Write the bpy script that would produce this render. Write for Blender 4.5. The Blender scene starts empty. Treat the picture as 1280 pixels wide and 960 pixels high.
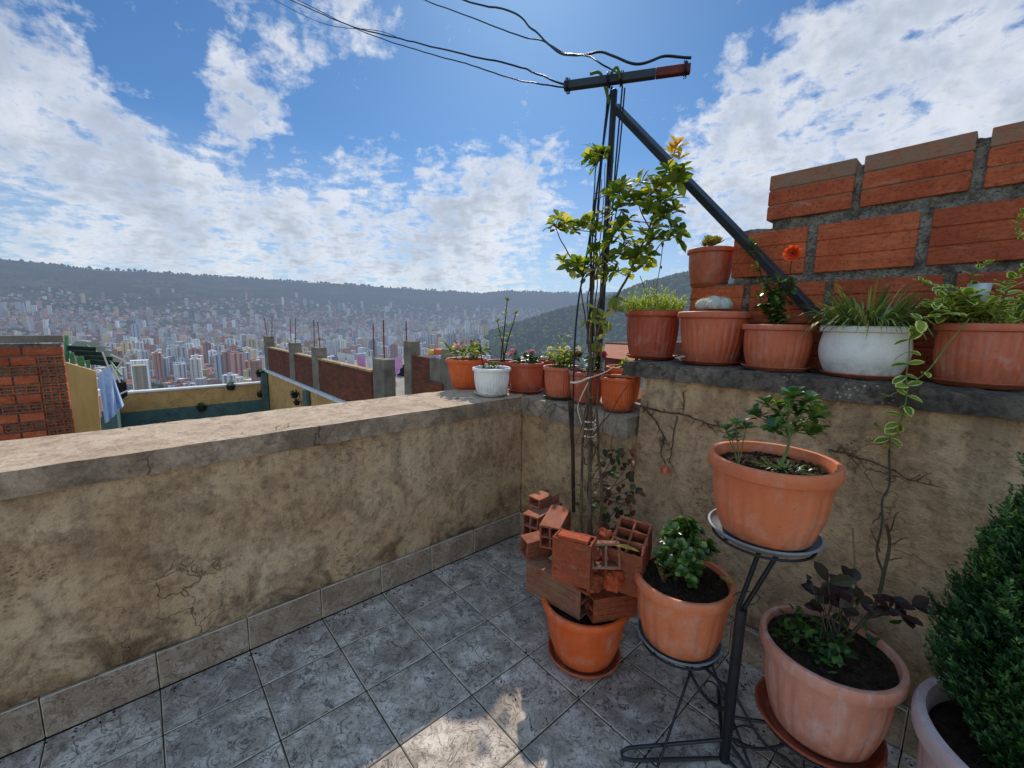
import bpy, math, random
import numpy as np
from mathutils import Vector, Matrix, noise
random.seed(7)
rnd = random.random
def U(a, b): return a + (b - a) * random.random()
scene = bpy.context.scene
col = bpy.data.collections.new("terrace_scene"); scene.collection.children.link(col)
PI = math.pi

# ------------------------------------------------------------------ camera
F, YAW, PITCH, ROLL = 525.25, 0.845424, 0.146698, 0.0139626
CAM = Vector((2.15928, -2.03127, 1.56622))
fw = Vector((-math.sin(YAW)*math.cos(PITCH), math.cos(YAW)*math.cos(PITCH), -math.sin(PITCH)))
_r = Vector((math.cos(YAW), math.sin(YAW), 0)); _u = _r.cross(fw)
cr = math.cos(ROLL)*_r + math.sin(ROLL)*_u; cu = -math.sin(ROLL)*_r + math.cos(ROLL)*_u
cd = bpy.data.cameras.new("camera"); cam = bpy.data.objects.new("camera", cd); scene.collection.objects.link(cam)
cd.sensor_width = 36; cd.lens = F/1280*36; cd.clip_start = 0.02; cd.clip_end = 60000
M3 = Matrix((cr, cu, -fw)).transposed(); cam.matrix_world = Matrix.Translation(CAM) @ M3.to_4x4()
scene.camera = cam
# measuring helpers: where a line of sight of the survey photo meets a real plane / a given depth
def ray(px, py): return fw + cr*((px-640)/F) + cu*((480-py)/F)
def onp(px, py, ax, val):
    d = ray(px, py); return CAM + d*((val-CAM[ax])/d[ax])
def X_(px, py, v): return onp(px, py, 0, v)
def Y_(px, py, v): return onp(px, py, 1, v)
def Z_(px, py, v): return onp(px, py, 2, v)
def D_(px, py, d): return CAM + ray(px, py)*d

# ------------------------------------------------------------------ mesh builder
class MB:
    def __init__(s): s.v = []; s.f = []; s.m = []; s.c = []; s.cur = 0; s.col = (0.5, 0.5, 0.5)
    def vert(s, p, c=None):
        s.v.append((p[0], p[1], p[2])); s.c.append(c if c is not None else s.col); return len(s.v)-1
    def face(s, idx): s.f.append(tuple(idx)); s.m.append(s.cur)
    def quad(s, a, b, c, d):
        i = [s.vert(p) for p in (a, b, c, d)]; s.face(i)
    def box(s, lo, hi, M=None, bev=0.0, em=None):
        x0, y0, z0 = lo; x1, y1, z1 = hi
        if bev <= 0:
            P = [(x0,y0,z0),(x1,y0,z0),(x1,y1,z0),(x0,y1,z0),(x0,y0,z1),(x1,y0,z1),(x1,y1,z1),(x0,y1,z1)]
            if M is not None: P = [M @ Vector(p) for p in P]
            b = len(s.v)
            for p in P: s.vert(p)
            for q in ((0,3,2,1),(4,5,6,7),(0,1,5,4),(1,2,6,5),(2,3,7,6),(3,0,4,7)): s.face([b+k for k in q])
        else:
            e = bev; idx = {}
            def V(ix, iy, iz, ax):
                k = (ix, iy, iz, ax)
                if k not in idx:
                    p = [(x0, x1)[ix], (y0, y1)[iy], (z0, z1)[iz]]
                    sg = [1-2*ix, 1-2*iy, 1-2*iz]
                    for a in range(3):
                        if a != ax: p[a] += e*sg[a]
                    p = Vector(p)
                    if M is not None: p = M @ p
                    idx[k] = s.vert(p)
                return idx[k]
            s.face([V(0,0,0,0),V(0,0,1,0),V(0,1,1,0),V(0,1,0,0)]); s.face([V(1,0,0,0),V(1,1,0,0),V(1,1,1,0),V(1,0,1,0)])
            s.face([V(0,0,0,1),V(1,0,0,1),V(1,0,1,1),V(0,0,1,1)]); s.face([V(0,1,0,1),V(0,1,1,1),V(1,1,1,1),V(1,1,0,1)])
            s.face([V(0,0,0,2),V(0,1,0,2),V(1,1,0,2),V(1,0,0,2)]); s.face([V(0,0,1,2),V(1,0,1,2),V(1,1,1,2),V(0,1,1,2)])
            keep = s.cur; s.cur = keep if em is None else em
            for i in (0,1):
                for j in (0,1):
                    s.face([V(0,i,j,1),V(1,i,j,1),V(1,i,j,2),V(0,i,j,2)])
                    s.face([V(i,0,j,0),V(i,1,j,0),V(i,1,j,2),V(i,0,j,2)])
                    s.face([V(i,j,0,0),V(i,j,1,0),V(i,j,1,1),V(i,j,0,1)])
                    for k in (0,1): s.face([V(i,j,k,0),V(i,j,k,1),V(i,j,k,2)])
            s.cur = keep
    def tube(s, pts, rad, n=8, cap=True):
        pts = [Vector(p) for p in pts]
        if not hasattr(rad, '__len__'): rad = [rad]*len(pts)
        rings = []; up = None
        for i, p in enumerate(pts):
            t = (pts[min(i+1, len(pts)-1)] - pts[max(i-1, 0)])
            t = t.normalized() if t.length > 1e-9 else Vector((0,0,1))
            if up is None: up = t.orthogonal().normalized()
            up = (up - t*up.dot(t)); up = up.normalized() if up.length > 1e-6 else t.orthogonal().normalized()
            w = t.cross(up)
            rings.append([s.vert(p + (up*math.cos(2*PI*k/n) + w*math.sin(2*PI*k/n))*rad[i]) for k in range(n)])
        for a, b in zip(rings, rings[1:]):
            for k in range(n): s.face([a[k], a[(k+1)%n], b[(k+1)%n], b[k]])
        if cap: s.face(rings[0][::-1]); s.face(rings[-1])
    def lathe(s, prof, n=64, o=(0,0,0), fn=None, closed=False):
        rings = []
        for i, (r, z) in enumerate(prof):
            ring = []
            for k in range(n):
                a = 2*PI*k/n; rr = r if fn is None else fn(i, r, z, a)
                ring.append(s.vert((o[0]+rr*math.cos(a), o[1]+rr*math.sin(a), o[2]+z)))
            rings.append(ring)
        pr = list(zip(rings, rings[1:])) + ([(rings[-1], rings[0])] if closed else [])
        for a, b in pr:
            for k in range(n): s.face([a[k], a[(k+1)%n], b[(k+1)%n], b[k]])
        return rings
    def leaf(s, base, d, nrm, L, W, curl=0.25, fold=0.25, rv=None, shape=(0.62, 1.0, 0.72), detail=3):
        d = d.normalized(); side = d.cross(nrm)
        side = side.normalized() if side.length > 1e-5 else d.orthogonal().normalized()
        n = side.cross(d).normalized(); rv = rnd() if rv is None else rv
        ts = [0.22, 0.52, 0.8] if detail == 3 else [0.5]
        ws = shape if detail == 3 else (1.0,)
        b = s.vert(base, (rv, 0.0, 0.6)); prev = None
        for t, w in zip(ts, ws):
            c = base + d*(L*t) - n*(curl*L*t*t)
            l = s.vert(c + side*(W*0.5*w) + n*(fold*W*0.5*w), (rv, t, 1.0)); m = s.vert(c, (rv, t, 0.0)); r = s.vert(c - side*(W*0.5*w) + n*(fold*W*0.5*w), (rv, t, 1.0))
            if prev is None: s.face([b, m, l]); s.face([b, r, m])
            else:
                s.face([prev[0], prev[1], m, l]); s.face([prev[1], prev[2], r, m])
            prev = (l, m, r)
        tip = s.vert(base + d*L - n*(curl*L), (rv, 1.0, 1.0))
        s.face([prev[0], prev[1], tip]); s.face([prev[1], prev[2], tip])
    def blade(s, base, d, L, W, droop, n=5, rv=None):
        rv = rnd() if rv is None else rv; p = Vector(base); d = d.normalized(); side = d.cross(Vector((0,0,1)))
        side = side.normalized() if side.length > 1e-4 else Vector((1,0,0)); prev = None
        for i in range(n+1):
            t = i/n; w = W*0.5*(1-t**2.2)*(0.6+0.4*min(1, t*4)) + 0.0004
            a = s.vert(p + side*w, (rv, t, 1)); m = s.vert(p - d.cross(side)*w*0.0, (rv, t, 0)); b = s.vert(p - side*w, (rv, t, 1))
            if prev: s.face([prev[0], prev[1], m, a]); s.face([prev[1], prev[2], b, m])
            prev = (a, m, b)
            d = (d + Vector((0,0,-droop))*(1.0/n)*(1+t*2)).normalized(); p = p + d*(L/n)
    def build(s, name, mats, parent=None, smooth=False, loc=None):
        me = bpy.data.meshes.new(name); me.from_pydata(s.v, [], s.f); me.update()
        if not isinstance(mats, (list, tuple)): mats = [mats]
        for m in mats: me.materials.append(m)
        if len(mats) > 1: me.polygons.foreach_set('material_index', s.m)
        at = me.attributes.new('vc', 'FLOAT_VECTOR', 'POINT'); at.data.foreach_set('vector', [x for c in s.c for x in c])
        if smooth: me.polygons.foreach_set('use_smooth', [True]*len(s.f))
        o = bpy.data.objects.new(name, me); col.objects.link(o)
        if parent is not None: o.parent = parent; o.matrix_parent_inverse = parent_inv(parent)
        return o
def parent_inv(p): return Matrix.Translation(p.location).inverted() if p.type == 'EMPTY' else Matrix.Identity(4)
def tag(o, label=None, cat=None, group=None, kind=None):
    if label: o['label'] = label
    if cat: o['category'] = cat
    if group: o['group'] = group
    if kind: o['kind'] = kind
    return o
def thing(name, label, cat, loc=(0,0,0), group=None):
    o = bpy.data.objects.new(name, None); col.objects.link(o); o.location = loc; o.empty_display_size = 0.05
    return tag(o, label, cat, group)
def autosmooth(o, ang=40):
    me = o.data; me.polygons.foreach_set('use_smooth', [True]*len(me.polygons))
    try: me.set_sharp_from_angle(angle=math.radians(ang))
    except Exception: pass
    return o
def noisy_sub(o, cell):
    """subdivide a mesh's long edges so it can be roughened"""
    import bmesh
    bm = bmesh.new(); bm.from_mesh(o.data)
    for _ in range(7):
        es = [e for e in bm.edges if e.calc_length() > cell*1.6]
        if not es: break
        bmesh.ops.subdivide_edges(bm, edges=es, cuts=1, use_grid_fill=True)
    bm.to_mesh(o.data); bm.free(); return o
def roughen(o, amp, freq, seed=0.0, amp2=0, freq2=1):
    me = o.data; n = [v.normal.copy() for v in me.vertices]
    for v, nn in zip(me.vertices, n):
        p = v.co*freq + Vector((seed, seed*1.7, -seed)); d = noise.fractal(p, 0.8, 2.0, 4)*amp
        if amp2: d += noise.noise(v.co*freq2 + Vector((seed,)*3))*amp2
        v.co += nn*d
    me.update(); return o

# ------------------------------------------------------------------ node materials
def lin(r, g, b):
    f = lambda c: (c/255/12.92) if c/255 <= 0.04045 else ((c/255+0.055)/1.055)**2.4
    return (f(r), f(g), f(b), 1)
class NT:
    def __init__(s, tree): s.t = tree; s.n = tree.nodes; s.l = tree.links
    def __call__(s, kind, ins=None, **kw):
        nd = s.n.new(kind)
        for k, v in kw.items(): setattr(nd, k, v)
        if ins:
            for k, v in ins.items():
                sock = nd.inputs[k]
                if isinstance(v, bpy.types.NodeSocket): s.l.new(v, sock)
                else: sock.default_value = v
        return nd
    def math(s, op, a, b=0.0, c=0.0, clamp=False):
        nd = s('ShaderNodeMath', {0: a, 1: b, 2: c}, operation=op); nd.use_clamp = clamp; return nd.outputs[0]
    def mix(s, fac, a, b, mode='MIX'):
        nd = s.n.new('ShaderNodeMix'); nd.data_type = 'RGBA'; nd.blend_type = mode; nd.clamp_factor = True
        for i, v in ((0, fac), (6, a), (7, b)):
            if isinstance(v, bpy.types.NodeSocket): s.l.new(v, nd.inputs[i])
            else: nd.inputs[i].default_value = v
        return nd.outputs[2]
    def ramp(s, fac, stops, interp='LINEAR'):
        nd = s('ShaderNodeValToRGB', {0: fac}); cr_ = nd.color_ramp; cr_.interpolation = interp
        while len(cr_.elements) > 1: cr_.elements.remove(cr_.elements[-1])
        cr_.elements[0].position = stops[0][0]; c0 = stops[0][1]; cr_.elements[0].color = c0 if hasattr(c0, '__len__') else (c0, c0, c0, 1)
        for p, c in stops[1:]:
            e = cr_.elements.new(p); e.color = c if hasattr(c, '__len__') else (c, c, c, 1)
        return nd.outputs[0]
    def noise(s, vec, scale, detail=4, rough=0.55, dist=0.0):
        return s('ShaderNodeTexNoise', {'Vector': vec, 'Scale': scale, 'Detail': detail, 'Roughness': rough, 'Distortion': dist}).outputs[0]
    def voro(s, vec, scale, feature='F1', rand=1.0, out=0):
        return s('ShaderNodeTexVoronoi', {'Vector': vec, 'Scale': scale, 'Randomness': rand}, feature=feature).outputs[out]
    def mapr(s, v, a, b, c=0.0, d=1.0):
        return s('ShaderNodeMapRange', {0: v, 1: a, 2: b, 3: c, 4: d}).outputs[0]
    def bump(s, h, strength, dist, nrm=None):
        i = {'Height': h, 'Strength': strength, 'Distance': dist}
        if nrm is not None: i['Normal'] = nrm
        return s('ShaderNodeBump', i).outputs[0]
MATS = {}
def mat(name):
    m = bpy.data.materials.new(name); m.use_nodes = True; nt = NT(m.node_tree)
    for n in list(m.node_tree.nodes): m.node_tree.nodes.remove(n)
    out = nt('ShaderNodeOutputMaterial'); MATS[name] = m
    return m, nt, out
def principled(nt, out, color, rough=0.6, nrm=None, spec=0.4, metal=0.0, **kw):
    i = {'Base Color': color, 'Roughness': rough, 'Metallic': metal, 'Specular IOR Level': spec}
    if nrm is not None: i['Normal'] = nrm
    i.update(kw)
    p = nt('ShaderNodeBsdfPrincipled', i); nt.l.new(p.outputs[0], out.inputs[0]); return p
def pos(nt): return nt('ShaderNodeNewGeometry').outputs['Position']
def objco(nt): return nt('ShaderNodeTexCoord').outputs['Object']
def vc(nt):
    a = nt('ShaderNodeAttribute', attribute_name='vc'); s = nt('ShaderNodeSeparateXYZ', {0: a.outputs['Vector']}); return s.outputs, a.outputs['Vector']
def sep(nt, v): return nt('ShaderNodeSeparateXYZ', {0: v}).outputs

# floor tile: marbled grey-blue ceramic
def m_tile(name, warm=0.0):
    m, nt, out = mat(name); o, vv = vc(nt); P = pos(nt)
    off = nt('ShaderNodeVectorMath', {0: P, 1: nt('ShaderNodeVectorMath', {0: vv, 'Scale': 7.0}, operation='SCALE').outputs[0]}, operation='ADD').outputs[0]
    n1 = nt.noise(off, 9, 6, 0.6, 0.6); base = nt.ramp(n1, [(0.30, lin(142,124,106)), (0.48, lin(188,167,145)), (0.64, lin(226,206,184))])
    warp = nt('ShaderNodeVectorMath', {0: off, 1: nt('ShaderNodeVectorMath', {0: nt('ShaderNodeTexNoise', {'Vector': off, 'Scale': 14, 'Detail': 3}).outputs[1], 'Scale': 0.075}, operation='SCALE').outputs[0]}, operation='ADD').outputs[0]
    ve = nt.math('ABSOLUTE', nt.math('SUBTRACT', nt.noise(off, 15, 3, 0.55, 1.6), 0.5)); ve2 = nt.math('ABSOLUTE', nt.math('SUBTRACT', nt.noise(warp, 34, 2, 0.5, 1.2), 0.5))
    msk = nt.noise(off, 13, 3, 0.6)
    v1 = nt.math('MULTIPLY', nt.mapr(ve, 0.0, 0.042, 1, 0), nt.mapr(msk, 0.36, 0.54, 0.2, 0.95))
    v2 = nt.math('MULTIPLY', nt.mapr(ve2, 0.0, 0.05, 1, 0), nt.mapr(msk, 0.66, 0.42, 0.1, 0.65))
    c = nt.mix(nt.math('MAXIMUM', v1, v2), base, lin(58,50,48))
    c = nt.mix(nt.mapr(nt.noise(off, 5, 3), 0.5, 0.75, 0, 0.22), c, lin(92,92,98))
    c = nt.mix(nt.math('MULTIPLY', o[0], 0.16), c, lin(70,66,66))
    big = nt.noise(P, 2.2, 4, 0.6); c = nt.mix(nt.mapr(big, 0.45, 0.75, 0, 0.35), c, lin(92,80,68))
    if warm: c = nt.mix(warm, c, lin(126,100,72))
    r = nt.mapr(nt.noise(P, 6, 5, 0.65), 0.3, 0.7, 0.5, 0.75)
    principled(nt, out, c, r, nt.bump(nt.noise(P, 60, 3), 0.12, 0.003), 0.25)
    return m
def m_grout():
    m, nt, out = mat('grout'); P = pos(nt)
    principled(nt, out, nt.ramp(nt.noise(P, 8, 4), [(0.35, lin(30,24,20)), (0.7, lin(70,58,48))]), 0.9); return m
# weathered stucco
def m_stucco(name, base, dark, warmc, grime=0.5, cz=0.0, streak=0.4):
    m, nt, out = mat(name); P = pos(nt); z = sep(nt, P)[2]
    n1 = nt.noise(P, 2.0, 6, 0.62); n2 = nt.noise(P, 6.5, 6, 0.68, 0.8); n3 = nt.noise(P, 30, 5, 0.7); n4 = nt.noise(P, 110, 3, 0.6)
    c = nt.ramp(n1, [(0.32, dark), (0.5, base), (0.68, warmc)])
    c = nt.mix(nt.mapr(n2, 0.45, 0.62, 0, grime*1.35), c, lin(112,86,62))
    c = nt.mix(nt.mapr(n3, 0.5, 0.66, 0, 0.5), c, lin(96,74,54))
    c = nt.mix(nt.mapr(n3, 0.46, 0.3, 0, 0.4), c, lin(216,186,140))
    # dark grit specks and short scratches
    sv = nt('ShaderNodeMapping', {'Vector': P, 'Scale': (1, 1, 1.8), 'Rotation': (0.4, 0.3, 0.2)}).outputs[0]
    sp = nt.voro(sv, 46, 'F1'); spm = nt.noise(P, 2.6, 4, 0.6)
    sf = nt.math('MULTIPLY', nt.mapr(sp, 0.3, 0.13, 0, 1), nt.mapr(spm, 0.55, 0.68, 0, 0.7))
    c = nt.mix(sf, c, lin(40,34,30))
    # hairline cracks in patches
    wp = nt('ShaderNodeVectorMath', {0: P, 1: nt('ShaderNodeVectorMath', {0: nt('ShaderNodeTexNoise', {'Vector': P, 'Scale': 7, 'Detail': 5}).outputs[1], 'Scale': 0.22}, operation='SCALE').outputs[0]}, operation='ADD').outputs[0]
    ce = nt.voro(wp, 7, 'DISTANCE_TO_EDGE'); cm = nt.mapr(nt.noise(P, 1.7, 3), 0.59, 0.66, 0, .8)
    ck = nt.math('MULTIPLY', nt.mapr(ce, 0.0, 0.018, 1, 0), cm)
    c = nt.mix(nt.math('MULTIPLY', ck, 0.5), c, lin(60,46,36))
    # vertical run-off under the coping and a blotchy darker brown towards the foot
    st = nt('ShaderNodeMapping', {'Vector': P, 'Scale': (9, 9, 0.9)}).outputs[0]; sn = nt.noise(st, 1.2, 4, 0.6)
    top = nt.math('MULTIPLY', nt.mapr(sn, 0.45, 0.68, 0, 1), nt.mapr(z, cz-0.65, cz, 0, streak))
    c = nt.mix(top, c, lin(52,46,42))
    foot = nt.math('MULTIPLY', nt.mapr(z, 0.42, 0.16, 0, 1), nt.mapr(n2, 0.38, 0.62, 0.15, 0.75)); c = nt.mix(foot, c, lin(72,52,36))
    h = nt.math('ADD', nt.math('MULTIPLY', n3, 0.6), nt.math('MULTIPLY', n4, 0.35)); h = nt.math('SUBTRACT', h, nt.math('MULTIPLY', nt.math('MAXIMUM', ck, sf), 0.5))
    h = nt.math('ADD', h, nt.math('MULTIPLY', n2, 0.8))
    principled(nt, out, c, 0.92, nt.bump(h, 1.0, 0.018), 0.15); return m
def m_concrete(name, a, b, blot, bl=0.6, mot=3.0, side_dark=0.0):
    m, nt, out = mat(name); P = pos(nt); N = sep(nt, nt('ShaderNodeNewGeometry').outputs['Normal'])
    n1 = nt.noise(P, mot, 6, 0.65, 0.4); n2 = nt.noise(P, mot*4, 6, 0.7, 0.5); n3 = nt.noise(P, 70, 4, 0.7)
    c = nt.ramp(n1, [(0.3, a), (0.7, b)]); c = nt.mix(nt.mapr(n2, 0.47, 0.63, 0, bl), c, blot)
    c = nt.mix(nt.mapr(n3, 0.52, 0.7, 0, 0.4), c, lin(70,62,54)); c = nt.mix(nt.mapr(n3, 0.46, 0.3, 0, 0.3), c, lin(225,210,185))
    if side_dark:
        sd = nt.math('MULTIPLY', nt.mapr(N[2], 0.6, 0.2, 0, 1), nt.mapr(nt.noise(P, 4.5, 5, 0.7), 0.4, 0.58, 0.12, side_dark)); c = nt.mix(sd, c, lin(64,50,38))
    wp = nt('ShaderNodeVectorMath', {0: P, 1: nt('ShaderNodeVectorMath', {0: nt('ShaderNodeTexNoise', {'Vector': P, 'Scale': 9, 'Detail': 4}).outputs[1], 'Scale': 0.15}, operation='SCALE').outputs[0]}, operation='ADD').outputs[0]
    ck = nt.math('MULTIPLY', nt.mapr(nt.voro(wp, 4.5, 'DISTANCE_TO_EDGE'), 0, 0.02, 1, 0), nt.mapr(nt.noise(P, 2.3, 3), 0.48, 0.56, 0, 0.8)); c = nt.mix(ck, c, lin(60,48,40))
    h = nt.math('ADD', n2, nt.math('MULTIPLY', n3, 0.5)); h = nt.math('SUBTRACT', h, nt.math('MULTIPLY', ck, 0.6))
    principled(nt, out, c, 0.9, nt.bump(h, 0.7, 0.012), 0.2); return m
def m_lichen(name):
    m, nt, out = mat(name); P = pos(nt); n1 = nt.noise(P, 5, 6, 0.65); n2 = nt.noise(P, 26, 5, 0.7); n3 = nt.noise(P, 90, 3, 0.6)
    c = nt.ramp(n1, [(0.3, lin(70,62,54)), (0.5, lin(112,100,86)), (0.72, lin(148,134,114))])
    c = nt.mix(nt.mapr(n2, 0.47, 0.62, 0, 0.7), c, lin(48,42,37)); v = nt.voro(P, 55, 'F1')
    c = nt.mix(nt.math('MULTIPLY', nt.mapr(v, 0.30, 0.16, 0, 1), nt.mapr(nt.noise(P, 9, 2), 0.54, 0.66, 0, 0.8)), c, lin(196,188,170))
    principled(nt, out, c, 0.95, nt.bump(nt.math('ADD', n2, nt.math('MULTIPLY', n3, 0.5)), 0.9, 0.012), 0.15); return m
def m_brick(name, a, b, burn, str_=1.0):
    m, nt, out = mat(name); o, vv = vc(nt); P = pos(nt)
    off = nt('ShaderNodeVectorMath', {0: P, 1: nt('ShaderNodeVectorMath', {0: vv, 'Scale': 5.0}, operation='SCALE').outputs[0]}, operation='ADD').outputs[0]
    n1 = nt.noise(off, 7, 5, 0.6); st = nt('ShaderNodeMapping', {'Vector': off, 'Scale': (12, 12, 60)}).outputs[0]; n2 = nt.noise(st, 1.5, 4, 0.6)
    n3 = nt.noise(off, 60, 4, 0.7)
    c = nt.ramp(n1, [(0.3, a), (0.7, b)]); c = nt.mix(nt.math('MULTIPLY', o[0], 0.6), c, burn)
    c = nt.mix(nt.mapr(n2, 0.45, 0.7, 0, 0.35), c, burn)
    c = nt.mix(nt.mapr(n3, 0.5, 0.66, 0, 0.55), c, lin(92,46,32))
    dust = nt('ShaderNodeMapping', {'Vector': off, 'Scale': (3, 3, 9), 'Rotation': (0.2, 0.5, 0)}).outputs[0]
    c = nt.mix(nt.mapr(nt.noise(dust, 3, 6, 0.7, 1.0), 0.58, 0.76, 0, 0.45), c, lin(206,166,136))
    c = nt.mix(nt.math('MULTIPLY', o[1], nt.mapr(nt.noise(off, 16, 4, 0.7), 0.3, 0.6, 0.25, 0.9)), c, lin(140,120,96))
    principled(nt, out, c, 0.85, nt.bump(nt.math('ADD', n3, nt.math('MULTIPLY', n2, 0.7)), 0.55*str_, 0.006), 0.2); return m
def m_mortar():
    m, nt, out = mat('mortar'); P = pos(nt); n = nt.noise(P, 18, 6, 0.7); n2 = nt.noise(P, 75, 4, 0.7)
    c = nt.ramp(n, [(0.35, lin(112,102,88)), (0.62, lin(204,188,164))]); c = nt.mix(nt.mapr(n2, 0.48, 0.62, 0, 0.6), c, lin(84,76,64))
    principled(nt, out, c, 0.95, nt.bump(nt.math('ADD', n, n2), 1.0, 0.05), 0.1); return m
def m_plastic(name, a, b, dust=0.35, rough=0.42, dustc=(200,170,150), stain=(110,60,40), st=0.2):
    m, nt, out = mat(name); T = objco(nt); P = pos(nt); z = sep(nt, T)[2]
    c = nt.ramp(nt.noise(P, 5, 4), [(0.3, a), (0.7, b)])
    sv = nt('ShaderNodeMapping', {'Vector': P, 'Scale': (26, 26, 3.5)}).outputs[0]
    c = nt.mix(nt.mapr(nt.noise(sv, 1.4, 5, 0.65), 0.5, 0.74, 0, dust), c, lin(*dustc))
    c = nt.mix(nt.mapr(nt.noise(P, 14, 5, 0.7), 0.52, 0.74, 0, st), c, lin(*stain))
    c = nt.mix(nt.mapr(nt.noise(P, 130, 2, 0.6), 0.62, 0.74, 0, 0.35), c, lin(*stain))
    low = nt.math('MULTIPLY', nt.mapr(z, 0.075, 0.0, 0, 1), nt.mapr(nt.noise(P, 16, 5, 0.7), 0.4, 0.6, 0.1, 0.6)); c = nt.mix(low, c, lin(96,70,52))
    lime = nt.math('MULTIPLY', nt.mapr(nt.noise(P, 7, 6, 0.7, 0.6), 0.54, 0.7, 0, 1), nt.mapr(nt.noise(P, 60, 4, 0.7), 0.35, 0.6, 0.1, 0.5)); c = nt.mix(lime, c, lin(*dustc))
    r = nt.mapr(nt.noise(P, 22, 4, 0.6), 0.3, 0.7, rough-0.02, rough+0.25)
    principled(nt, out, c, r, nt.bump(nt.noise(P, 45, 4), 0.12, 0.003), 0.4, **{'Subsurface Weight': 0.0}); return m
def m_leaf(name, stops, trans=0.35, rough=0.5, edge=None, gloss=0.3, under=None):
    m, nt, out = mat(name); o, vv = vc(nt); P = pos(nt)
    c = nt.ramp(o[0], stops)
    c = nt.mix(nt.mapr(o[1], 0.0, 1.0, 0.18, 0), c, (0.02, 0.03, 0.01, 1))
    c = nt.mix(nt.mapr(nt.noise(P, 90, 3, 0.6), 0.4, 0.7, 0, 0.22), c, (0.03, 0.05, 0.012, 1))
    c = nt.mix(nt.mapr(o[2], 0.12, 0.0, 0, 0.3), c, stops[-1][1])
    if edge is not None: c = nt.mix(nt.mapr(nt.math('ADD', o[2], nt.math('MULTIPLY', nt.noise(P, 120, 2), 0.3)), 0.72, 0.86, 0, 1), c, edge)
    p = nt('ShaderNodeBsdfPrincipled', {'Base Color': c, 'Roughness': rough, 'Specular IOR Level': gloss})
    tc = nt.mix(1.0, c, (1.0, 1.0, 0.35, 1), 'MULTIPLY'); tc = nt.mix(0.5, tc, nt.mix(1.0, tc, (1.9, 1.9, 1.6, 1), 'MULTIPLY'))
    t = nt('ShaderNodeBsdfTranslucent', {'Color': tc})
    mx = nt('ShaderNodeMixShader', {0: trans, 1: p.outputs[0], 2: t.outputs[0]}); nt.l.new(mx.outputs[0], out.inputs[0]); return m
def m_simple(name, a, b, scale=20, rough=0.7, spec=0.3, metal=0.0, bump=0.3, bd=0.004, aniso=(1,1,1)):
    m, nt, out = mat(name); P = pos(nt)
    sv = nt('ShaderNodeMapping', {'Vector': P, 'Scale': aniso}).outputs[0]; n = nt.noise(sv, scale, 5, 0.65)
    c = nt.ramp(n, [(0.32, a), (0.68, b)]); principled(nt, out, c, rough, nt.bump(nt.noise(sv, scale*3, 4, 0.65), bump, bd), spec, metal); return m
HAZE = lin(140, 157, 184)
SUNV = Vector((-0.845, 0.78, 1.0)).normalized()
def haze_out(nt, out, shader, D=3800.0, mx=0.9):  # aerial haze painted into far materials as emission, stronger with distance
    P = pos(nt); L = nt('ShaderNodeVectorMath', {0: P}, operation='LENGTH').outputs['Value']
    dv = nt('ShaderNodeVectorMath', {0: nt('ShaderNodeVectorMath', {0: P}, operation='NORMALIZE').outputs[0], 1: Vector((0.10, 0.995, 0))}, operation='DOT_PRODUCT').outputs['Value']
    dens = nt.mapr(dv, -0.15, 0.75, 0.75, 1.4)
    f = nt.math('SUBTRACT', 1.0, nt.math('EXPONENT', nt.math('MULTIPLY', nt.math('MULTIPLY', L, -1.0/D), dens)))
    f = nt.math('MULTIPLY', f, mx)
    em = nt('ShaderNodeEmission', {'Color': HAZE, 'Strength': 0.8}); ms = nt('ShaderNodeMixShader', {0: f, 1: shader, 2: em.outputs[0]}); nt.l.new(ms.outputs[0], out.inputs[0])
def m_city():
    m, nt, out = mat('city_facade'); o, vv = vc(nt); g = nt('ShaderNodeNewGeometry'); P = g.outputs['Position']; N = sep(nt, g.outputs['True Normal']); p = sep(nt, P)
    u = nt.math('SUBTRACT', nt.math('MULTIPLY', p[0], N[1]), nt.math('MULTIPLY', p[1], N[0]))
    w1 = nt.math('GREATER_THAN', nt.math('FRACT', nt.math('MULTIPLY', u, 1/4.2)), 0.5); w2 = nt.math('GREATER_THAN', nt.math('FRACT', nt.math('MULTIPLY', p[2], 1/3.1)), 0.48)
    wv = nt.math('GREATER_THAN', nt.math('FRACT', nt.math('MULTIPLY', u, 1/9.0)), 0.66)
    wall = nt.mapr(N[2], 0.3, 0.1, 0, 1); k = nt.math('MULTIPLY', nt.math('MAXIMUM', nt.math('MULTIPLY', w1, w2), nt.math('MULTIPLY', wv, 0.7)), nt.math('MULTIPLY', wall, 0.5))
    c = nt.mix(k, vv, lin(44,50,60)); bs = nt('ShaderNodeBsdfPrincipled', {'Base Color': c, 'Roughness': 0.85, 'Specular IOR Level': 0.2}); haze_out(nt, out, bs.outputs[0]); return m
def m_terrain():
    m, nt, out = mat('valley_terrain'); P = pos(nt); z = sep(nt, P)[2]
    n = nt.noise(P, 0.004, 8, 0.65); n2 = nt.noise(P, 0.02, 6, 0.7); n3 = nt.noise(P, 0.0012, 5, 0.6)
    c = nt.ramp(n, [(0.32, lin(30,44,26)), (0.5, lin(46,58,34)), (0.62, lin(84,82,52)), (0.75, lin(118,98,70))])
    c = nt.mix(nt.mapr(n2, 0.46, 0.62, 0, 0.8), c, lin(24,36,22)); c = nt.mix(nt.mapr(n3, 0.52, 0.65, 0, 0.5), c, lin(98,92,60))
    bs = nt('ShaderNodeBsdfDiffuse', {'Color': c, 'Normal': nt.bump(n2, 1.0, 25.0)}); haze_out(nt, out, bs.outputs[0]); return m
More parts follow.
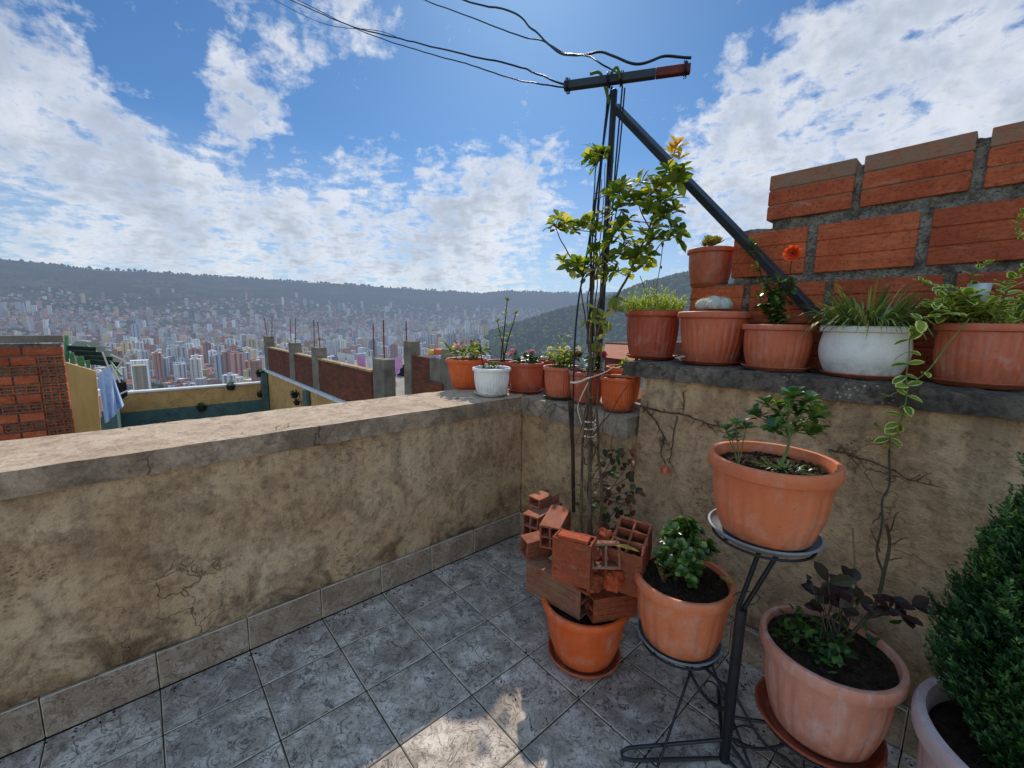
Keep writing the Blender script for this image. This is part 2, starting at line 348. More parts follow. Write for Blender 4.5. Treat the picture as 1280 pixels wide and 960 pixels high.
def m_forest():
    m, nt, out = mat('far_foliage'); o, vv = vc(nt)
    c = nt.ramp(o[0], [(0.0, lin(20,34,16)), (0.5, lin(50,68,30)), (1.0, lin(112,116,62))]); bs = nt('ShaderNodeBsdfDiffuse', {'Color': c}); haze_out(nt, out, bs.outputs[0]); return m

M = {}
M['tile'] = m_tile('marbled_floor_tile'); M['skirt'] = m_tile('skirting_tile', 0.5); M['grout'] = m_grout(); M['edge'] = m_simple('tile_edge_grout', lin(150,130,106), lin(214,194,166), 12, 0.8)
M['stuccoL'] = m_stucco('ochre_stucco', lin(206,168,126), lin(176,138,100), lin(220,186,146), 0.36, 0.94, 0.35)
M['stuccoR'] = m_stucco('tan_stucco', lin(206,166,122), lin(178,140,100), lin(220,184,140), 0.32, 1.26, 0.5)
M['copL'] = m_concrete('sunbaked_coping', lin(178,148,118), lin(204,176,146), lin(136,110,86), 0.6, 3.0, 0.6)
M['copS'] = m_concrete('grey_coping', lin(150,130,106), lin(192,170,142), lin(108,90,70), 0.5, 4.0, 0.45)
M['lichen'] = m_lichen('mossy_coping'); M['mortar'] = m_mortar()
M['brick'] = m_brick('hollow_brick', lin(184,84,48), lin(224,118,72), lin(124,56,38), 1.5)
M['brickB'] = m_brick('rubble_brick', lin(160,62,30), lin(204,92,48), lin(88,52,34))
M['terra'] = m_plastic('terracotta_plastic', lin(190,90,54), lin(208,108,70), 0.25)
M['terraL'] = m_plastic('pale_terracotta_plastic', lin(206,104,60), lin(220,124,78), 0.22)
M['terraD'] = m_plastic('dark_terracotta_plastic', lin(170,72,42), lin(192,86,52), 0.2)
M['orange'] = m_plastic('orange_plastic', lin(212,84,28), lin(226,104,44), 0.15)
M['pink'] = m_plastic('faded_pink_plastic', lin(198,124,94), lin(210,144,118), 0.6, dustc=(214,180,168))
M['pinkG'] = m_plastic('bleached_pink_plastic', lin(186,152,142), lin(206,178,168), 0.6, dustc=(214,206,204))
M['white'] = m_plastic('white_plastic', lin(236,228,212), lin(246,240,228), 0.2, 0.35, (200,192,176), (150,130,104), 0.3)
M['greyp'] = m_plastic('grey_plastic', lin(118,130,132), lin(146,156,156), 0.3, 0.4, (180,184,180), (70,72,70), 0.3)
M['blackp'] = m_plastic('black_plastic', lin(34,34,36), lin(48,46,46), 0.3, 0.4, (110,100,90), (60,50,40), 0.3)
M['soil'] = m_simple('potting_soil', lin(40,29,22), lin(86,64,48), 45, 0.95, 0.1, 0, 1.0, 0.02)
M['bark'] = m_simple('bark', lin(62,44,32), lin(112,86,62), 30, 0.85, 0.2, 0, 0.8, 0.006, (1,1,0.3))
M['barkD'] = m_simple('dark_bark', lin(40,30,24), lin(84,60,44), 30, 0.85, 0.2, 0, 0.8, 0.006, (1,1,0.3))
M['stemG'] = m_simple('green_stem', lin(84,104,50), lin(120,128,70), 40, 0.6)
M['stemB'] = m_simple('dry_stem', lin(120,92,62), lin(160,130,92), 40, 0.8)
M['canes'] = m_simple('thorny_cane', lin(60,50,32), lin(92,78,50), 40, 0.8); M['dry'] = m_simple('dry_root', lin(62,44,34), lin(110,80,58), 40, 0.9)
M['metal'] = m_simple('painted_black_metal', lin(22,23,26), lin(38,38,40), 60, 0.42, 0.5, 0.2, 0.25, 0.002)
M['beam'] = m_simple('rusty_dark_steel', lin(34,44,52), lin(60,58,58), 9, 0.5, 0.4, 0.1, 0.3, 0.004)
M['rust'] = m_simple('rust_red_primer', lin(120,46,32), lin(86,38,30), 14, 0.7, 0.3)
M['rubber'] = m_simple('black_cable', lin(16,16,18), lin(30,28,28), 60, 0.5)
M['string'] = m_simple('pale_twine', lin(190,170,140), lin(220,204,176), 60, 0.9)
M['gleaf'] = m_leaf('glossy_vine_leaf', [(0, lin(66,90,36)), (0.5, lin(112,130,56)), (0.85, lin(162,164,80)), (1, lin(206,190,112))], 0.55)
M['yleaf'] = m_leaf('young_yellow_leaf', [(0, lin(170,150,60)), (0.5, lin(206,166,76)), (1, lin(216,148,84))], 0.45)
M['dleaf'] = m_leaf('dark_green_leaf', [(0, lin(34,62,24)), (0.5, lin(56,88,34)), (1, lin(98,124,50))], 0.25, 0.35)
M['wither'] = m_leaf('withered_leaf_mix', [(0, lin(36,50,24)), (0.55, lin(62,66,34)), (0.7, lin(96,54,34)), (1, lin(120,62,44))], 0.15, 0.6); M['jade'] = m_leaf('round_shrub_leaf', [(0, lin(46,78,30)), (0.5, lin(76,108,44)), (1, lin(140,160,80))], 0.22, 0.3, None, 0.5)
M['rose'] = m_leaf('purple_rose_leaf', [(0, lin(46,22,26)), (0.6, lin(66,32,36)), (1, lin(74,64,36))], 0.15, 0.35)
M['vinca'] = m_leaf('variegated_leaf', [(0, lin(84,118,40)), (0.6, lin(120,150,52)), (1, lin(160,178,74))], 0.35, 0.4, lin(232,226,128))
M['grassy'] = m_leaf('strappy_leaf', [(0, lin(70,96,46)), (0.5, lin(120,136,66)), (1, lin(196,190,120))], 0.3)
M['sedum'] = m_leaf('sedum_leaf', [(0, lin(104,128,44)), (0.5, lin(156,172,64)), (1, lin(196,200,96))], 0.5)
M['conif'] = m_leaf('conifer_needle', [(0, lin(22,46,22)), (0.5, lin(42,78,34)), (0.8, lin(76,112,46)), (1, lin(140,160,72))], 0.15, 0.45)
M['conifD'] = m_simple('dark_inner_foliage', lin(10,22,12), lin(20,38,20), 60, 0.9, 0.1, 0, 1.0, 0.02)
M['succ'] = m_leaf('succulent_leaf', [(0, lin(150,150,70)), (1, lin(196,176,92))], 0.2)
M['pinkf'] = m_leaf('pink_petal', [(0, lin(226,110,140)), (1, lin(240,170,184))], 0.35)
M['palef'] = m_leaf('pale_petal', [(0, lin(236,206,206)), (1, lin(246,232,226))], 0.35)
M['redf'] = m_leaf('crimson_petal', [(0, lin(180,30,60)), (1, lin(214,60,84))], 0.3)
M['orgf'] = m_leaf('orange_petal', [(0, lin(226,70,30)), (1, lin(246,112,60))], 0.3)
M['purf'] = m_leaf('mauve_petal', [(0, lin(130,50,80)), (1, lin(170,84,110))], 0.2)
M['cactus'] = m_simple('woolly_cactus', lin(196,190,172), lin(228,222,208), 60, 0.9, 0.2, 0, 1.0, 0.01)
M['terrain'] = m_terrain(); M['city'] = m_city(); M['forest'] = m_forest()
M['ply'] = m_simple('plywood', lin(214,166,96), lin(232,190,122), 4, 0.8, 0.2, 0, 0.2, 0.004, (3,3,0.5))
M['green'] = m_simple('green_paint', lin(66,112,62), lin(98,146,84), 6, 0.6)
M['greenD'] = m_simple('dark_green_roof', lin(24,40,30), lin(44,62,44), 6, 0.7)
M['yellow'] = m_concrete('ochre_paint', lin(190,140,78), lin(214,166,104), lin(140,104,64), 0.45, 0.8)
M['teal'] = m_concrete('teal_paint', lin(66,92,86), lin(88,114,104), lin(54,66,60), 0.5, 0.8)
M['whitew'] = m_simple('white_capping', lin(206,198,188), lin(228,222,212), 3, 0.8)
M['concr'] = m_simple('bare_concrete', lin(104,94,80), lin(146,132,112), 3, 0.9, 0.2, 0, 0.6, 0.01)
M['flat'] = m_simple('rooftop_screed', lin(120,110,98), lin(160,148,130), 1.2, 0.9)
M['towel'] = m_simple('blue_cloth', lin(168,190,222), lin(206,220,240), 10, 0.9, 0.1, 0, 0.3, 0.01)
M['pinkc'] = m_simple('pink_cloth', lin(214,140,184), lin(228,176,204), 10, 0.9, 0.1)
M['whitec'] = m_simple('white_cloth', lin(224,216,210), lin(240,232,226), 10, 0.9, 0.1)
M['darkgrey'] = m_simple('dark_grey_matte', lin(26,28,32), lin(46,46,50), 5, 0.9)  # even dark grey for the bundle, wall planters and tarpaulin
M['yplas'] = m_simple('yellow_plastic', lin(214,170,40), lin(232,190,60), 10, 0.5)
M['frosted'] = m_simple('frosted_plastic', lin(190,190,190), lin(216,216,214), 30, 0.3, 0.5)
def m_parapet():
    m, nt, out = mat('small_brick_courses'); P = pos(nt); s_ = sep(nt, P)
    u = nt.math('ADD', s_[0], s_[1]); uv = nt('ShaderNodeCombineXYZ', {0: u, 1: s_[2], 2: 0.0}).outputs[0]
    b = nt('ShaderNodeTexBrick', {'Vector': uv, 'Scale': 1.0, 'Mortar Size': 0.008, 'Brick Width': 0.27, 'Row Height': 0.088, 'Color1': lin(142,76,52), 'Color2': lin(108,60,44), 'Mortar': lin(90,74,60)})
    c = nt.mix(nt.mapr(nt.noise(P, 2.0, 5, 0.7), 0.42, 0.66, 0, 0.6), b.outputs[0], lin(86,58,44))
    principled(nt, out, c, 0.9, nt.bump(b.outputs[1], 0.6, -0.01), 0.15); return m
M['par'] = m_parapet()

# ------------------------------------------------------------------ world: sky with clouds
w = bpy.data.worlds.new("World"); scene.world = w; w.use_nodes = True
wt = NT(w.node_tree)
for n in list(w.node_tree.nodes): w.node_tree.nodes.remove(n)
wo = wt('ShaderNodeOutputWorld'); bg = wt('ShaderNodeBackground')
SKYS = 0.10
elev = math.asin(SUNV.z); az = math.atan2(SUNV.x, SUNV.y)
sky = wt('ShaderNodeTexSky', sky_type='NISHITA'); sky.sun_disc = False; sky.sun_elevation = elev; sky.sun_rotation = az; sky.altitude = 900; sky.air_density = 1.0; sky.dust_density = 0.6; sky.ozone_density = 1.6
d = wt('ShaderNodeTexCoord').outputs['Generated']; ds = sep(wt, d)
zc = wt.math('MAXIMUM', ds[2], 0.0); inv = wt.math('DIVIDE', 1.0, wt.math('ADD', zc, 0.13))
pl = wt('ShaderNodeCombineXYZ', {0: wt.math('MULTIPLY', ds[0], inv), 1: wt.math('MULTIPLY', ds[1], inv), 2: wt.math('MULTIPLY', zc, 0.6)}).outputs[0]
GA = [(30,50,85,.6),(50,150,100,.5),(150,225,85,.45),(235,215,50,.3),(305,135,44,.8),(270,70,34,.3),(365,85,40,.35),(450,15,60,.5),(330,20,45,.4),(100,300,110,.36),(250,300,90,.32),(390,262,45,.45),(400,330,120,.45),(560,310,110,.5),(620,250,75,.45),(690,185,50,.35),(455,205,26,.5),(880,220,55,.5),(950,165,80,.6),(1050,110,100,.7),(1180,70,130,.7),(1260,180,150,.6),(940,300,80,.4),(560,400,200,.2),(915,65,20,.45),(803,130,18,.5),(655,125,20,.35),(420,205,20,.3),
      (185,80,60,-.55),(235,150,24,-.35),(330,200,24,-.3),(60,225,30,-.2),(520,130,95,-.5),(700,60,110,-.5),(840,40,60,-.3),(60,225,35,-.25),(400,170,50,-.35),(230,150,25,-.3),(800,190,40,-.35),(960,30,40,-.2)]
acc = None
for (gx, gy, gr, ga) in GA:
    v = ray(gx, gy); ln = v.length; v = v.normalized(); k = 1.0/((0.68*gr/F/ln)**2)
    dp = wt('ShaderNodeVectorMath', {0: d, 1: v}, operation='DOT_PRODUCT').outputs['Value']
    e = wt.math('EXPONENT', wt.math('MULTIPLY', wt.math('SUBTRACT', dp, 1.0), k)); e = wt.math('MULTIPLY', e, ga)
    acc = e if acc is None else wt.math('ADD', acc, e)
acc = wt.math('MULTIPLY', wt.math('MAXIMUM', wt.math('MINIMUM', acc, 0.8), -0.4), 0.8)
n1 = wt.noise(pl, 2.3, 5, 0.6, 0.35); n2 = wt.noise(pl, 8.5, 7, 0.62, 0.3); n3 = wt.noise(d, 30, 5, 0.62, 0.2)
fld = wt.math('ADD', wt.math('MULTIPLY', wt.math('SUBTRACT', n1, 0.5), 1.0), wt.math('MULTIPLY', wt.math('SUBTRACT', n2, 0.5), 1.25))
fld = wt.math('ADD', fld, wt.math('MULTIPLY', wt.math('SUBTRACT', n3, 0.5), 0.95)); fld = wt.math('SUBTRACT', wt.math('ADD', fld, wt.math('MULTIPLY', acc, 0.88)), 0.135)
cov = wt.ramp(wt.mapr(fld, 0.0, 1.0), [(0.02, 0.0), (0.14, 0.25), (0.34, 0.82), (0.6, 1.0)])
shade = wt.math('ADD', wt.math('MULTIPLY', fld, 0.55), wt.math('MULTIPLY', wt.noise(d, 9, 4, 0.6, 0.3), 0.8))
ccol = wt.ramp(shade, [(0.36, (0.90,0.92,0.96,1)), (0.55, (0.80,0.83,0.89,1)), (0.72, (0.56,0.62,0.72,1)), (0.9, (0.44,0.50,0.60,1))])
skc = wt.mix(1.0, sky.outputs[0], (SKYS*0.48, SKYS*0.76, SKYS*1.0, 1), 'MULTIPLY')
hz = wt.mapr(ds[2], 0.02, 0.34, 0.75, 0.0); skc = wt.mix(hz, skc, (0.55, 0.64, 0.76, 1))
fin = wt.mix(wt.math('MULTIPLY', cov, 0.97), skc, ccol)
fin = wt.mix(wt.mapr(ds[2], 0.0, -0.05, 0, 1), fin, (0.26, 0.25, 0.22, 1))
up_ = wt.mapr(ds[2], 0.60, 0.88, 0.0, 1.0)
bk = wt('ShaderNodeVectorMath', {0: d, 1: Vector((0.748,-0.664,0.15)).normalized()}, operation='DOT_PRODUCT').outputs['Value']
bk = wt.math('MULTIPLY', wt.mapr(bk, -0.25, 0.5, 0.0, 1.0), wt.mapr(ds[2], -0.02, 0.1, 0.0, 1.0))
gain = wt.math('ADD', 1.0, wt.math('ADD', wt.math('MULTIPLY', up_, 4.6), wt.math('MULTIPLY', bk, 3.6)))  # added fill: unseen sky overhead and behind the camera brightened and warmed
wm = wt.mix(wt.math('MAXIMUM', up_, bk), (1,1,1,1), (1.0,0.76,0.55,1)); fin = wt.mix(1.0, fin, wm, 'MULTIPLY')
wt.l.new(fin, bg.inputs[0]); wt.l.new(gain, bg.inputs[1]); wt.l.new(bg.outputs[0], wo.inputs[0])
ld = bpy.data.lights.new("sun", 'SUN'); ld.energy = 3.8; ld.angle = math.radians(0.9); ld.color = (1.0, 0.93, 0.82)
lo = bpy.data.objects.new("sun", ld); scene.collection.objects.link(lo); lo.rotation_euler = SUNV.to_track_quat('Z', 'Y').to_euler(); lo.location = (-3, 3, 6)
scene.view_settings.view_transform = 'Standard'; scene.view_settings.look = 'None'; scene.view_settings.exposure = 0
scene.cycles.max_bounces = 5; scene.cycles.transparent_max_bounces = 6

#@@TERRACE
# ------------------------------------------------------------------ terrace floor
T = 0.33; TX = 0.31; OX = 0.2635; OY = 0.4426
mb = MB(); g = 0.0035
xs = [0.0] + [OX + TX*k for k in range(14)]; ys = [0.06] + [-(OY + T*k) for k in range(-0, 14)]
for i in range(len(xs)-1):
    for j in range(len(ys)-1):
        if j == 0 and False: pass
        mb.col = (rnd(), rnd(), rnd()); mb.box((xs[i]+g/2, ys[j+1]+g/2, -0.012), (xs[i+1]-g/2, ys[j]-g/2, U(-0.0006, 0.0006)), None, 0.0036, 1)
fl = mb.build('floor', [M['tile'], M['edge']]); tag(fl, kind='structure')
mb = MB(); mb.box((-0.02, ys[-1], -0.3), (xs[-1], 0.1, -0.0032)); gf = mb.build('grout', M['grout'], fl)
# ------------------------------------------------------------------ walls
def wallbox(name, pts, z0, z1, material, cell=0.05, amp=0.004, fr=3.0, parent=None, seed=0):
    mbb = MB(); n = len(pts)
    lo_ = [mbb.vert((p[0], p[1], z0)) for p in pts]; hi_ = [mbb.vert((p[0]+(p[2] if len(p) > 2 else 0), p[1]+(p[3] if len(p) > 3 else 0), z1)) for p in pts]
    for k in range(n): mbb.face([lo_[k], lo_[(k+1)%n], hi_[(k+1)%n], hi_[k]])
    mbb.face(hi_); mbb.face(lo_[::-1]); o = mbb.build(name, material, parent); noisy_sub(o, cell); roughen(o, amp, fr, seed, amp*0.4, 22); autosmooth(o, 30); return o
Lw = thing('parapet_wall', 'low ochre stucco parapet wall with wide sunlit concrete top along the left of the terrace', 'wall', (-0.25, -2, 0))
wallbox('stucco_face', [(-0.50, -5.2), (-0.022, -5.2), (-0.022, 0.0), (-0.50, 0.0)], -0.3, 0.945, M['stuccoL'], 0.06, 0.006, 2.5, Lw)
wallbox('coping', [(-0.545, -5.2), (0.0, -5.2), (0.0, -0.02), (-0.545, 0.46)], 0.942, 1.04, M['copL'], 0.035, 0.0055, 5, Lw, 3)
Sw = thing('parapet_wall', 'short stretch of grey stucco parapet wall at the back corner under the row of small pots', 'wall', (0.4, 0.2, 0))
wallbox('stucco_face', [(-0.49, 0.012), (0.885, 0.012), (0.885, 0.42), (-0.49, 0.42)], -0.3, 0.925, M['stuccoR'], 0.06, 0.005, 3, Sw, 5)
wallbox('coping', [(0.003, -0.018), (0.868, -0.018), (0.868, 0.46), (-0.49, 0.46)], 0.922, 1.038, M['copS'], 0.03, 0.005, 6, Sw, 8)
Rw = thing('retaining_wall', 'taller tan stucco wall with cracked plaster and mossy dark ledge carrying the large pots', 'wall', (2, 0.2, 0))
wallbox('stucco_face', [(0.889, -0.012, 0, 0.095), (4.6, -0.012, 0, 0.095), (4.6, 0.75), (0.889, 0.75)], -0.3, 1.276, M['stuccoR'], 0.055, 0.007, 2.6, Rw, 11)
wallbox('coping', [(0.775, 0.052), (4.6, 0.052), (4.6, 0.78), (0.775, 0.78)], 1.273, 1.35, M['lichen'], 0.022, 0.009, 9, Rw, 14)
# skirting tiles
def skirt(name, along, joints, parent_label):
    mbb = MB()
    for a, b in zip(joints, joints[1:]):
        mbb.col = (rnd(), rnd(), rnd())
        if along == 'y': mbb.box((-0.018, b+0.002, 0.002), (0.0, a-0.002, 0.168+U(-.001,.001)), None, 0.003, 1)
        else: mbb.box((a+0.002, -0.03, 0.002), (b-0.002, -0.0005, 0.168+U(-.001,.001)), None, 0.003, 1)
    o = mbb.build('skirting', [M['skirt'], M['edge']]); return o
o = skirt('s', 'y', [0.0-0.002] + [-(OY+T*k) for k in range(13)], ''); o.parent = Lw; o.matrix_parent_inverse = parent_inv(Lw)
o = skirt('s', 'x', [0.002] + [OX+TX*k for k in range(3)] , ''); o.parent = Sw; o.matrix_parent_inverse = parent_inv(Sw)
o = skirt('s', 'x', [OX+TX*k for k in range(2, 14)], ''); o.parent = Rw; o.matrix_parent_inverse = parent_inv(Rw)

# hollow-brick wall on the ledge
BY = 0.52
Bw = thing('brick_wall', 'unfinished stepped wall of grooved red hollow bricks with thick grey mortar', 'wall', (2.5, BY, 1.35))
mb = MB()
courses = [(1.348, 1.545, [0.92, 1.335, 1.70, 2.06, 2.45, 2.84, 3.23]), (1.575, 1.786, [0.905, 1.235, 1.61, 2.02, 2.41, 2.80, 3.19]),
           (1.826, 2.058, [1.145, 1.4925, 1.537, 1.90, 1.94, 2.31, 2.35, 2.72, 2.76, 3.13]), (2.11, 2.336, [1.30, 1.655, 1.687, 2.032, 2.07, 2.42, 2.46, 2.81, 2.85, 3.2])]
for ci, (z0, z1, xx) in enumerate(courses):
    if ci < 2: spans = [(a+0.018, b-0.018) for a, b in zip(xx, xx[1:])]
    else: spans = list(zip(xx[0::2], xx[1::2]))
    for (a, b) in spans:
        mb.col = (rnd(), 1.0 if ci == 3 else 0.0, rnd()); tl = U(-0.009, -0.002); h = (z1-z0)/3
        Mx = Matrix.Translation(Vector(((a+b)/2, BY, z0))) @ Matrix.Rotation(U(-.008, .008), 4, 'Y') @ Matrix.Rotation(U(-.01, .01), 4, 'Z')
        for k in range(3):
            c0 = mb.col; mb.col = (c0[0], 1.0 if (ci == 3 and k == 2) else 0.0, c0[2])
            mb.box((-(b-a)/2, tl, h*k+0.0035), ((b-a)/2, 0.15, h*(k+1)-(0.0 if k == 2 else 0.0035)), Mx, 0.003); mb.col = c0
        mb.box((-(b-a)/2+0.004, tl+0.005, 0.003), ((b-a)/2-0.004, 0.145, 3*h-0.004), Mx)
bo = mb.build('bricks', M['brick'], Bw)
def slab(name, lo, hi, parent, material, cell, amp, fr, seed):
    mbb = MB(); mbb.box(lo, hi); o = mbb.build(name, material, parent); noisy_sub(o, cell); roughen(o, amp, fr, seed, amp*0.5, 60); autosmooth(o, 60); return o
mm = MB()
mm.box((0.915, BY+0.010, 1.345), (3.2, BY+0.14, 1.80)); mm.box((1.16, BY+0.010, 1.79), (3.2, BY+0.139, 2.08)); mm.box((1.32, BY+0.010, 2.07), (3.2, BY+0.138, 2.305))
mo = mm.build('mortar', M['mortar'], Bw); noisy_sub(mo, 0.014); roughen(mo, 0.008, 14, 2, 0.004, 60); autosmooth(mo, 60)
#@@POTS
# ------------------------------------------------------------------ pots
def pot(cx, cy, z, h, rt, rb, m, label, ribs=28, style='rim', group=None, soil=0.97, wall=0.006, tiltx=0, name='flower_pot', rimh=0.13, seg=112, bow=0.012):
    root = thing(name, label, 'pot', (cx, cy, z), group)
    rh = h*rimh; lip = max(0.006, rt*0.075); zr = h - rh
    def rad(t): return rb + (rt-lip*1.25-rb)*(t**0.85) + math.sin(PI*t)*bow*rt*4
    prof = [(0.0, 0.001), (rb-0.006, 0.0), (rb, 0.004)]
    zs = [0.03, 0.06, 0.1] + [0.1+0.78*k/10 for k in range(1, 11)]
    zs += [0.905, 0.94, 1.0]
    body0 = len(prof)
    for t in zs: prof.append((rad(t), zr*t))
    nb = len(prof)
    prof += [(rt-lip*0.5, zr+0.0005), (rt-lip*0.12, zr+rh*0.08), (rt, zr+rh*0.3), (rt, zr+rh*0.75), (rt-lip*0.3, h-0.0015), (rt-lip*0.7, h), (rt-lip*1.3, h-0.002), (rt-lip*1.5-wall*0.3, h-rh*0.5), (rt-lip*1.6-wall*0.5, zr), (rad(soil)-wall, h*soil-0.02)]
    def fn(i, r, zz, a):
        if style != 'smooth' and body0 <= i < nb:
            t = zz/zr
            e = max(0, min(1, (t-0.05)/0.06))*max(0, min(1, (0.90-t)/0.05)); s = math.cos(a*ribs)
            return r - rt*0.018*e*(max(0, s)**0.6 if s > 0 else 0)
        return r
    mb_ = MB(); mb_.lathe(prof, seg if style == 'smooth' else ribs*8, fn=fn)
    if style == 'band':
        pass
    b = mb_.build('pot_body', m, root); b.location = (0,0,0); b.matrix_parent_inverse = Matrix.Identity(4); autosmooth(b, 50)
    # soil
    sb = MB(); rs = rad(soil)-wall-0.001; zz = h*soil-0.012; n = 40; ctr = sb.vert((0,0,zz+0.006)); prev = None
    for kr in range(1, 9):
        ring = [sb.vert((rs*kr/8*math.cos(2*PI*k/n), rs*kr/8*math.sin(2*PI*k/n), zz + noise.noise(Vector((cx*9+k*0.9*math.cos(k), cy*9+kr*1.3, k*0.7)))*0.007)) for k in range(n)]
        for k in range(n):
            if prev: sb.face([prev[k], prev[(k+1)%n], ring[(k+1)%n], ring[k]])
            else: sb.face([ctr, ring[k], ring[(k+1)%n]])
        prev = ring
    for k in range(int(220*rt/0.15)):
        a = U(0, 2*PI); q = math.sqrt(rnd())*rs*0.96; s = U(0.0015, 0.006)
        Mx = Matrix.Translation((q*math.cos(a), q*math.sin(a), zz+s*0.4)) @ Matrix.Rotation(U(0,6), 4, Vector((U(-1,1),U(-1,1),U(-1,1))).normalized())
        sb.box((-s,-s*.7,-s*.5), (s,s*.7,s*.5), Mx)
    so = sb.build('soil', M['soil'], root); so.matrix_parent_inverse = Matrix.Identity(4)
    return root, Vector((cx, cy, z+zz)), rs
def saucer(cx, cy, z, r, m, label, hh=0.022, group=None):
    t = r*0.04; mb_ = MB(); mb_.lathe([(0.0, 0.001), (r*0.82, 0.0), (r*0.86, 0.002), (r-t*0.3, hh*0.85), (r, hh*0.9), (r, hh), (r-t, hh+0.001), (r-t*1.4, hh*0.8), (r*0.80, 0.005), (0.0, 0.005)], 80)
    o = mb_.build('plant_saucer', m); o.location = (cx, cy, z); autosmooth(o, 35); tag(o, label, 'saucer', group); return o
pots = {}
ZC = 1.043
def P(key, x, y, z, h, rt, rb, m, label, **k): pots[key] = pot(x, y, z, h, rt, rb, m, label, **k)
P('a', -0.563, -0.123+0.02, ZC+.008, .225, .163, .108, M['orange'], 'bright orange ribbed plastic pot at the left end of the low ledge row', ribs=40)
saucer(-0.563, -0.103, ZC, .122, M['orange'], 'orange saucer under the bright orange pot')
P('b', -0.188, -0.147, ZC+.008, .192, .140, .103, M['white'], 'small white ribbed plastic pot on the corner of the low ledge', ribs=36)
saucer(-0.188, -0.147, ZC, .125, M['white'], 'white saucer under the small white pot')
P('c', -0.15, 0.16, ZC+.008, .216, .136, .108, M['terraD'], 'dark terracotta smooth pot with pink flowers right of the small white pot', style='smooth')
saucer(-0.15, 0.16, ZC, .150, M['terraD'], 'dark red saucer under the smooth dark terracotta pot')
P('c2', -0.12, 0.42, ZC+.008, .235, .13, .10, M['terraD'], 'dark terracotta pot half hidden behind the pink flowered smooth pot', style='smooth')
P('b2', -0.50, 0.20, ZC+.008, .20, .125, .09, M['terraD'], 'brown pot with a tall budding stem behind the small white pot', style='smooth')
P('d', 0.208, 0.155, ZC+.008, .217, .128, .094, M['terra'], 'terracotta ribbed pot of pale pink impatiens left of the climbing vine', ribs=40)
saucer(0.208, 0.155, ZC, .125, M['blackp'], 'black saucer under the ribbed pot of pale pink flowers')
P('e', 0.43, 0.16, ZC+.008, .205, .12, .09, M['terraD'], 'dark terracotta pot partly hidden behind the climbing vine stems', ribs=36)
P('f', 0.70, 0.125, ZC+.008, .198, .112, .083, M['orange'], 'orange brown ribbed pot of bare soil beside the end of the low ledge', ribs=36)
saucer(0.70, 0.125, ZC, .10, M['terraD'], 'dark red saucer under the bare soil pot')
P('g', 0.58, 0.36, ZC+.008, .235, .12, .09, M['orange'], 'orange pot with low pale leaves behind the bare soil pot', style='smooth')
ZH = 1.353
P('H1', 0.754, 0.38, ZH+.01, .285, .170, .128, M['terraD'], 'deep terracotta ribbed pot of feathery sedum at the left end of the mossy ledge', ribs=30)
saucer(0.754, 0.38, ZH, .158, M['terraD'], 'dark red saucer under the sedum pot')
P('H2', 1.150, 0.33, ZH+.01, .272, .188, .124, M['terra'], 'wide terracotta ribbed pot holding a white woolly cactus', ribs=30)
saucer(1.150, 0.33, ZH, .160, M['terraD'], 'terracotta saucer under the cactus pot')
P('H3', 1.476, 0.29, ZH+.01, .209, .157, .120, M['terra'], 'terracotta pot with the orange flowering rose in front of the steel brace', ribs=26)
saucer(1.476, 0.29, ZH, .147, M['terra'], 'terracotta saucer under the orange rose pot')
P('H4', 1.803, 0.30, ZH+.012, .205, .160, .126, M['white'], 'large white bowl pot filled with spider grass on the mossy ledge', style='smooth', bow=0.03)
saucer(1.803, 0.30, ZH, .142, M['terra'], 'orange saucer under the large white bowl pot', 0.018)
P('H5', 2.145, 0.325, ZH+.01, .222, .142, .112, M['terra'], 'terracotta pot at the right end of the ledge trailing variegated vine', ribs=24)
saucer(2.145, 0.325, ZH, .135, M['terra'], 'terracotta saucer under the variegated vine pot')
P('H6', 0.985, 0.60, 1.80, .215, .135, .100, M['terra'], 'small terracotta pot of succulents perched on the broken end of the brick wall', style='smooth')
saucer(0.985, 0.60, 1.786, .108, M['terra'], 'rimmed saucer under the succulent pot on the bricks', 0.03)
P('brick', 1.053, -0.571, 0.016, .285, .205, .130, M['orange'], 'large orange planter on the floor surrounded by broken bricks', style='smooth', soil=0.93)
saucer(1.053, -0.571, 0.001, .172, M['terra'], 'wide terracotta floor saucer under the brick filled planter', 0.035)
P('up', 1.734, -0.511, .882, .262, .190, .132, M['terraL'], 'largest light terracotta pot, high on the black metal stand', ribs=18, rimh=0.17, soil=0.9)
P('ll', 1.470, -0.506, .322, .27, .186, .134, M['terraL'], 'light terracotta pot of glossy shrub, low on the left arm of the stand', ribs=18, rimh=0.15)
P('pk', 1.925, -0.395, .222, .30, .200, .140, M['pink'], 'faded pink terracotta pot with purple leaved rose on the right arm of the stand', ribs=20, rimh=0.15)
P('big', 2.405, -0.43, .02, .50, .272, .19, M['pinkG'], 'bleached pink pot with pale grey rim holding the conifer at the right edge', ribs=24, rimh=0.12, soil=0.9)
saucer(1.728, -0.511, .868, .168, M['greyp'], 'grey plastic saucer under the largest pot at the top of the stand', 0.026)
saucer(1.470, -0.506, .308, .160, M['greyp'], 'grey plastic saucer under the round leaved shrub pot', 0.026)
saucer(1.918, -0.395, .205, .185, M['terraD'], 'terracotta saucer under the faded pink rose pot', 0.03)

